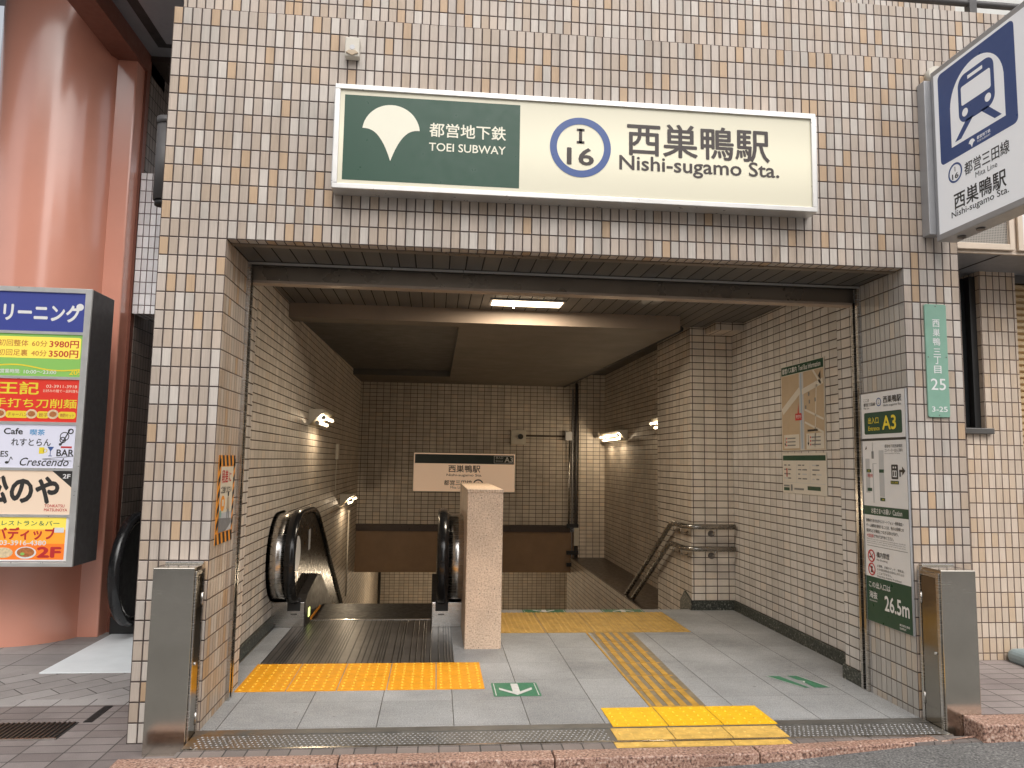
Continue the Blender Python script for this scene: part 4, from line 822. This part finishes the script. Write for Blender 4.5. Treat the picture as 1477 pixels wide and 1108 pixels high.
# ---------------------------------------------------------------- stair handrails on the pillar
def handrail(z, label, ybend):
    t = thing('stair_handrail', label, 'handrail', (3.75, 2.95, z), 'pair of stair handrails')
    pts = [(4.0, 2.945, z), (3.64, 2.945, z)] + [(3.53+.11*(1-math.sin(q)), 2.945+.11*(1-math.cos(q)), z) for q in [R(15*i) for i in range(1, 7)]]
    pts += [(3.53, ybend-.12, z), (3.53, ybend, z-.02), (3.53, ybend+.1, z-.075), (3.53, ybend+3.2, z-.075-3.1*.56)]
    f = MB(); f.tube(pts, .025, 'rail_metal', 14); f.build('rail', t)
    f = MB(); f.tube([(3.66, 2.945, z), (3.628, 2.945, z)], .0222, 'alu', 14); f.build('joint_ring', t)
    for bx in (3.80,):
        f = MB(); f.tube([(bx, 2.945, z-.015), (bx, 2.945, z-.05), (bx-.01, 2.955, z-.066), (bx-.012, 3.0, z-.07)], .008, 'steel_drum', 8); f.tube([(bx-.012, 2.998, z-.07), (bx-.012, 3.018, z-.07)], .03, 'steel_dark', 14); f.build('bracket', t)
    for by, dz in ((3.12, 0), (3.36, 0), (5.2, -.075-(5.2-ybend-.1)*.56)):
        f = MB(); q = [(3.53, by, z+dz-.015), (3.525, by, z+dz-.05), (3.54, by, z+dz-.075), (3.598, by, z+dz-.078)]; f.tube(q, .008, 'steel_drum', 8); f.tube([(3.59, by, z+dz-.078), (3.599, by, z+dz-.078)], .025, 'steel', 12); f.build('bracket', t)
handrail(.845, 'upper dark metal handrail on the tiled pillar leading down stairs', 3.45)
handrail(.638, 'lower dark metal handrail on the tiled pillar leading down stairs', 3.52)

# ================================================================ NEIGHBOUR ON THE LEFT
nb = thing('corner_building', 'neighbouring building with round glossy pink column and dark tiled passage', 'building', (-2.1, 2.5, 0))
f = MB(); n = 64
f.grid([[(-2.1+.5*math.cos(2*math.pi*k/n), 2.5+.5*math.sin(2*math.pi*k/n), z) for k in range(n)] for z in (-.02, 1.0, 2.0, 3.0, 4.0, 5.7)], 'pink', True, True); f.build('column', nb)
f = MB(); f.box(-1.68, -1.475, 2.33, 2.55, -.02, 5.2, 'pink'); f.build('pilaster', nb, .012)
f = MB(); f.box(-1.62, -1.455, 2.5, 2.57, -.02, 5.0, 'pink_dark'); f.build('pilaster_return', nb)
f = MB(); f.box(-1.75, -1.45, 2.571, 9, -.05, 5, 'dark_tile', 'd'); f.box(-1.45, -.35, 8.6, 9, -.05, 5, 'dark_tile', 'd'); f.build('passage_wall', nb)
f = MB(); f.box(-1.45, -.37, 2.5, 2.8, 2.63, 3.86, 'white_tile'); f.build('tiled_band', nb)
f = MB(); f.box(-1.45, -.52, .9, 2.55, 4.95, 5.15, 'canopy_grey'); f.box(-1.3, -.53, 1.5, 2.30, 4.90, 4.951, 'black'); f.box(-1.2, -.53, 1.55, 2.2, 4.88, 4.951, 'canopy_grey'); f.box(-1.45, -.37, 2.55, 9, 4.9, 5.1, 'dark_brown'); f.build('canopy', nb)
f = MB(); f.box(-8, -1.45, .4, 3.2, 5.7, 5.9, 'canopy_grey'); f.build('column_canopy', nb)
f = MB(); f.box(-1.66, -1.45, .9, 2.9, 4.78, 5.3, 'pink_dark'); f.build('column_beam', nb)
f = MB(); f.box(-9, -2.55, 3.0, 3.3, -.05, 5, 'dark_brown', 'd'); f.build('shop_wall', nb)

ds = thing('directory_sign', 'illuminated stack of six shop panels on the pink column', 'sign', (-1.8, 1.78, 1.6))
sx0, sx1, sy0, sy1, sz0, sz1 = -2.36, -1.373, 1.6, 1.97, .645, 2.632
f = MB(); f.box(sx0, sx1, sy0+.01, sy1, sz0, sz1, 'rail_dark'); f.build('casing', ds, .004)
f = MB(); f.box(sx0, sx0+.045, sy0-.012, sy0+.009, sz0, sz1, 'alu'); f.box(sx1-.045, sx1, sy0-.012, sy0+.009, sz0, sz1, 'alu'); f.box(sx0+.045, sx1-.045, sy0-.012, sy0+.009, sz0, sz0+.03, 'alu'); f.box(sx0+.045, sx1-.045, sy0-.012, sy0+.009, sz1-.035, sz1, 'alu'); f.build('frame', ds, .003)
hgt = (sz1-sz0-.03)/6; pw = sx1-sx0-.09
f = MB()
for i in range(1, 6): zz = sz0+.03+i*hgt; f.box(sx0+.045, sx1-.045, sy0-.008, sy0+.009, zz-.014, zz+.006, 'alu')
f.build('divider', ds)
for i, m in enumerate(['orange_panel', 'peach_panel', 'lilac_panel', 'red_panel', 'green_panel', 'blue_panel']):
    zz = sz0+.03+i*hgt+.006; h = hgt-.02
    f = MB(); f.box(sx0+.045, sx1-.045, sy0, sy0+.0095, zz, zz+h, m); pn = f.build('panel', ds)
    d = Decal((sx0+.045, sy0, zz), (1, 0, 0), (0, 0, 1)); Wd = pw
    if i == 5:
        d.text('クリーニング', .215, .075, .655, .125, 'white', 0, .05); d.disc(.86, .185, .026, 'white', 1)
    if i == 4:
        d.rr(.15, .13, .885, .285, .015, 'yellow_panel', 0)
        d.text('初回整体', .325, .215, .20, .046, 'brown_ink', 1, .01); d.text('60分', .55, .215, .105, .044, 'brown_ink', 1, .01); d.text('3980円', .67, .21, .20, .052, 'red', 1, .025)
        d.text('初回足裏', .325, .145, .20, .046, 'brown_ink', 1, .01); d.text('40分', .55, .145, .105, .044, 'brown_ink', 1, .01); d.text('3500円', .67, .14, .20, .052, 'red', 1, .025)
        for p in range(14): d.poly([(.34+p*.04, .07-.002*p+.012*math.sin(p*.5)), (.38+p*.04, .07-.002*(p+1)+.012*math.sin((p+1)*.5)), (.38+p*.04, .08-.002*(p+1)+.012*math.sin((p+1)*.5)), (.34+p*.04, .08-.002*p+.012*math.sin(p*.5))], 'yellow_ink', 0)
        d.text('営業時間:', .35, .018, .135, .03, 'white', 1, .02); d.text('10:00〜23:00', .51, .018, .22, .025, 'white', 1, .015); d.text('209', .82, .016, .085, .034, 'yellow_ink', 1, .04)
    if i == 3:
        d.text('王記', .35, .195, .27, .088, 'yellow_ink', 0, .03); d.text('手打ち刀削麺', .325, .10, .56, .064, 'yellow_ink', 0, .02)
        d.text('03-3911-3918', .67, .245, .21, .022, 'peach_panel', 0); d.text('お好みの麺で一品料理も', .65, .212, .24, .022, 'peach_panel', 0)
        for px, wd_, tx in ((.41, .155, 'チャーハン'), (.62, .085, '餃子'), (.765, .12, '晩酌セット')): d.rr(px, .025, px+wd_, .075, .02, 'yellow_ink', 0); d.text(tx, px+.015, .035, wd_-.025, .028, 'brown_ink', 1, .02)
        for px in (.375, .585, .73): d.disc(px, .055, .038, 'cream_food', 1, .034); d.disc(px, .056, .025, 'food', 2, .02)
    if i == 2:
        d.text('Cafe', .41, .235, .125, .042, 'ink', 0, .035); d.text('喫茶', .585, .23, .10, .042, 'sky_ink', 0, .03); d.text('れすとらん', .465, .155, .265, .05, 'ink', 0, .02)
        d.text('GAMES', .27, .075, .18, .04, 'ink', 0, .02); d.text('BAR', .775, .085, .115, .046, 'ink', 0, .03); d.text('Crescendo', .525, .014, .33, .056, 'ink', 0, .012, .3)
        d.poly([(.655, .10), (.69, .10), (.69, .145), (.655, .145)], 'yellow_ink', 0); d.ring(.697, .122, .009, .014, 'yellow_ink', 0, 16); d.poly([(.71, .15), (.755, .15), (.733, .115)], 'blue', 0); d.line(.732, .12, .732, .085, .005, 'blue', 0); d.line(.72, .085, .745, .085, .005, 'blue', 0)
        d.ring(.81, .20, .015, .022, 'ink', 0, 24); d.line(.80, .165, .855, .275, .008, 'ink', 0); d.ring(.86, .262, .012, .02, 'ink', 0, 20); d.ring(.82, .225, .026, .032, 'ink', 0, 24); d.disc(.795, .168, .010, 'ink', 0)
        d.line(.68, .062, .89, .085, .003, 'ink', 0); d.line(.68, .062, .88, .052, .0025, 'ink', 1)
        d.disc(.445, .035, .013, 'ink', 0, .009); d.line(.456, .035, .47, .075, .005, 'ink', 0); d.line(.47, .075, .482, .055, .005, 'ink', 0); d.rect(.80, .142, .875, .155, 'red', 0)
    if i == 1:
        d.poly([(.755, h), (Wd, h), (Wd, h-.12)], 'ink', 0); d.text('2F', .83, h-.052, .05, .03, 'white', 1, .03)
        d.text('松のや', .305, .075, .50, .19, 'ink', 0, .06); d.text('TONKATSU', .72, .05, .135, .02, 'red', 0, .02); d.text('MATSUNOYA', .72, .022, .155, .02, 'red', 0, .02)
    if i == 0:
        d.rect(0, 0, Wd, .012, 'board', 0); d.rect(Wd-.022, .012, Wd, h, 'board', 0); d.rect(.0, .012, Wd-.022, h*.4, 'orange_deep', 0); d.rect(0, h*.72, Wd-.022, h, 'yellow_panel', 0)
        d.text('ネパールレストラン＆バー', .24, .248, .59, .034, 'sticker_green', 1, .02); d.text('バディップ', .41, .152, .40, .082, 'red', 1, .05)
        d.text('TEL.03-3916-4380', .34, .112, .41, .032, 'white', 1, .025); d.text('2F', .70, .03, .15, .068, 'red', 1, .06); d.disc(.47, .06, .065, 'cream_food', 1, .036); d.disc(.62, .06, .07, 'board', 1, .042); d.disc(.62, .063, .058, 'food', 2, .033); d.disc(.60, .052, .014, 'green_panel', 3, .010); d.rect(.80, .20, .865, .235, 'board', 2)
    d.done('print', pn)

es2 = thing('escalator', 'black handrail end of another escalator behind the left pillar', 'escalator', (-.7, 2.4, 0))
pth = arc(2.36, .53, .42, 270, 90, 24)+[(2.8, .95), (3.2, 1.0), (7, 3.2)]
f = MB(); f.sweep(pth, [(-1.23+.045*math.cos(2*math.pi*k/14), .03*math.sin(2*math.pi*k/14)) for k in range(14)], 'rubber'); f.build('handrail', es2)
f = MB(); f.prism(arc(2.36, .53, .385, 270, 90, 24)+[(2.8, .91), (3.2, .96), (7, 3.1), (7, 2.3), (3, .1)], 'x', -1.25, -1.215, 'black'); f.build('balustrade', es2)
f = MB(); f.box(-1.42, -1.02, 2.4, 3.2, 0, .14, 'black'); f.build('newel_base', es2, .01)
f = MB(); f.sweep(arc(2.36, .53, .375, 268, 92, 24), [(-1.21+.006*math.cos(2*math.pi*k/8), .006*math.sin(2*math.pi*k/8)) for k in range(8)], 'steel_drum'); f.build('trim', es2)
f = MB(); f.box(-1.40, -.36, 1.29, 2.42, .001, .007, 'mat_white', 'd'); tag(f.build('landing_plate', bevel=.002), 'white landing plate on the pavement before the left escalator', 'floor plate')
dg = thing('drain_grate', 'dark steel drain grate in the brown pavement at far left', 'grate', (-1.2, .2, 0))
f = MB(); f.box(-1.9, -.72, .08, .33, .001, .003, 'black', 'd'); f.build('channel', dg)
f = MB()
for i in range(46): f.box(-1.9+i*.0257, -1.9+i*.0257+.009, .085, .325, .003, .009, 'steel_dark', 'd')
f.box(-1.9, -.72, .072, .082, .001, .010, 'steel', 'd'); f.build('bars', dg)
f = MB(); f.box(-.70, -.655, .33, .60, .001, .004, 'black', 'd'); tag(f.build('drain_slot'), 'narrow dark drain slot in the pavement beside the left pillar', 'drain')

# ================================================================ NEIGHBOUR ON THE RIGHT
rb = thing('shop_building', 'set back tiled shop wall with narrow dark window and cream fascia', 'building', (5, .9, 0))
f = MB(); f.box(4.2, 4.80, .8, 1.1, .1, 1.69, 'wing', 'd'); f.box(4.945, 5.22, .8, 1.1, .1, 2.85, 'wing', 'd'); f.box(4.2, 4.80, .8, 1.1, 1.69, 2.85, 'wing', 'd'); f.box(4.80, 4.945, .8, 1.1, .1, 1.69, 'wing', 'd'); f.build('wall', rb)
f = MB(); f.box(4.80, 4.945, .90, .93, 1.70, 2.80, 'steel_dark'); f.box(4.80, 4.82, .86, .90, 1.70, 2.80, 'black'); f.box(4.90, 4.945, .84, .90, 1.70, 2.80, 'black'); w_ = f.build('window', rb)
f = MB(); f.box(4.825, 4.895, .885, .899, 1.72, 2.79, 'glass_dark'); f.build('pane', w_)
f = MB(); f.box(4.76, 4.985, .765, .9, 1.675, 1.715, 'steel_dark'); f.build('sill', w_, .004)
f = MB(); f.box(4.2, 9, .36, 1.1, 2.83, 2.86, 'canopy_grey'); f.box(4.2, 9, .34, .36, 2.82, 3.6, 'cream_frame'); f.box(4.78, 4.79, .37, .8, 2.826, 2.8305, 'black'); f.build('canopy', rb)
f = MB(); f.box(4.22, 4.80, .334, .3395, 2.88, 3.55, 'perforated'); f.box(4.90, 5.6, .334, .3395, 2.88, 3.55, 'board'); f.build('fascia_panel', rb)
f = MB()
for xa in (4.2, 4.80, 4.86): f.box(xa, xa+.035, .315, .333, 2.84, 3.58, 'cream_frame')
f.box(4.235, 4.8, .315, .333, 2.84, 2.88, 'cream_frame'); f.box(4.895, 5.7, .315, .333, 2.84, 2.88, 'cream_frame'); f.build('fascia_frame', rb, .004)
f = MB()
for i in range(58): zz = .15+i*.046; f.prism([(.90, zz), (.875, zz+.012), (.875, zz+.034), (.90, zz+.046)], 'x', 5.22, 8, 'shutter_tan')
f.build('roller_shutter', rb)
f = MB(); f.box(5.22, 8, .86, 1.1, 2.77, 2.83, 'steel_dark'); f.build('shutter_box', rb)
pb = MB(); pb.box(5.0, 5.75, .42, .80, .135, .24, 'blue_grey'); 
tag(pb.build('sign_base', bevel=.05, seg=4), 'blue grey plastic weighted base on the right pavement', 'weighted base')

# ================================================================ ACROSS THE STREET (unseen, added for reflections in the glossy column and the steel)
def street_block(name, label, x0, x1, y, h, m, cols, rows):
    t = thing(name, label, 'building', ((x0+x1)/2, y, 0)); f = MB(); f.box(x0, x1, y-8, y, -.1, h, m); f.build('wall', t)
    cw = (x1-x0)/cols; rh = h/rows
    for i in range(cols):
        for j in range(rows):
            f = MB(); xa, za = x0+i*cw+cw*.2, j*rh+rh*.3; f.box(xa, xa+cw*.6, y+.002, y+.06, za, za+rh*.5, 'glass_dark'); f.build('window', t)
street_block('street_building', 'unseen tan apartment block on the opposite side of the street', 3.5, 16, -15, 9, 'tan_wall', 5, 3)
street_block('street_building', 'unseen pale office block on the opposite side of the street', -17, -1.5, -16, 12, 'pale_wall', 6, 4)
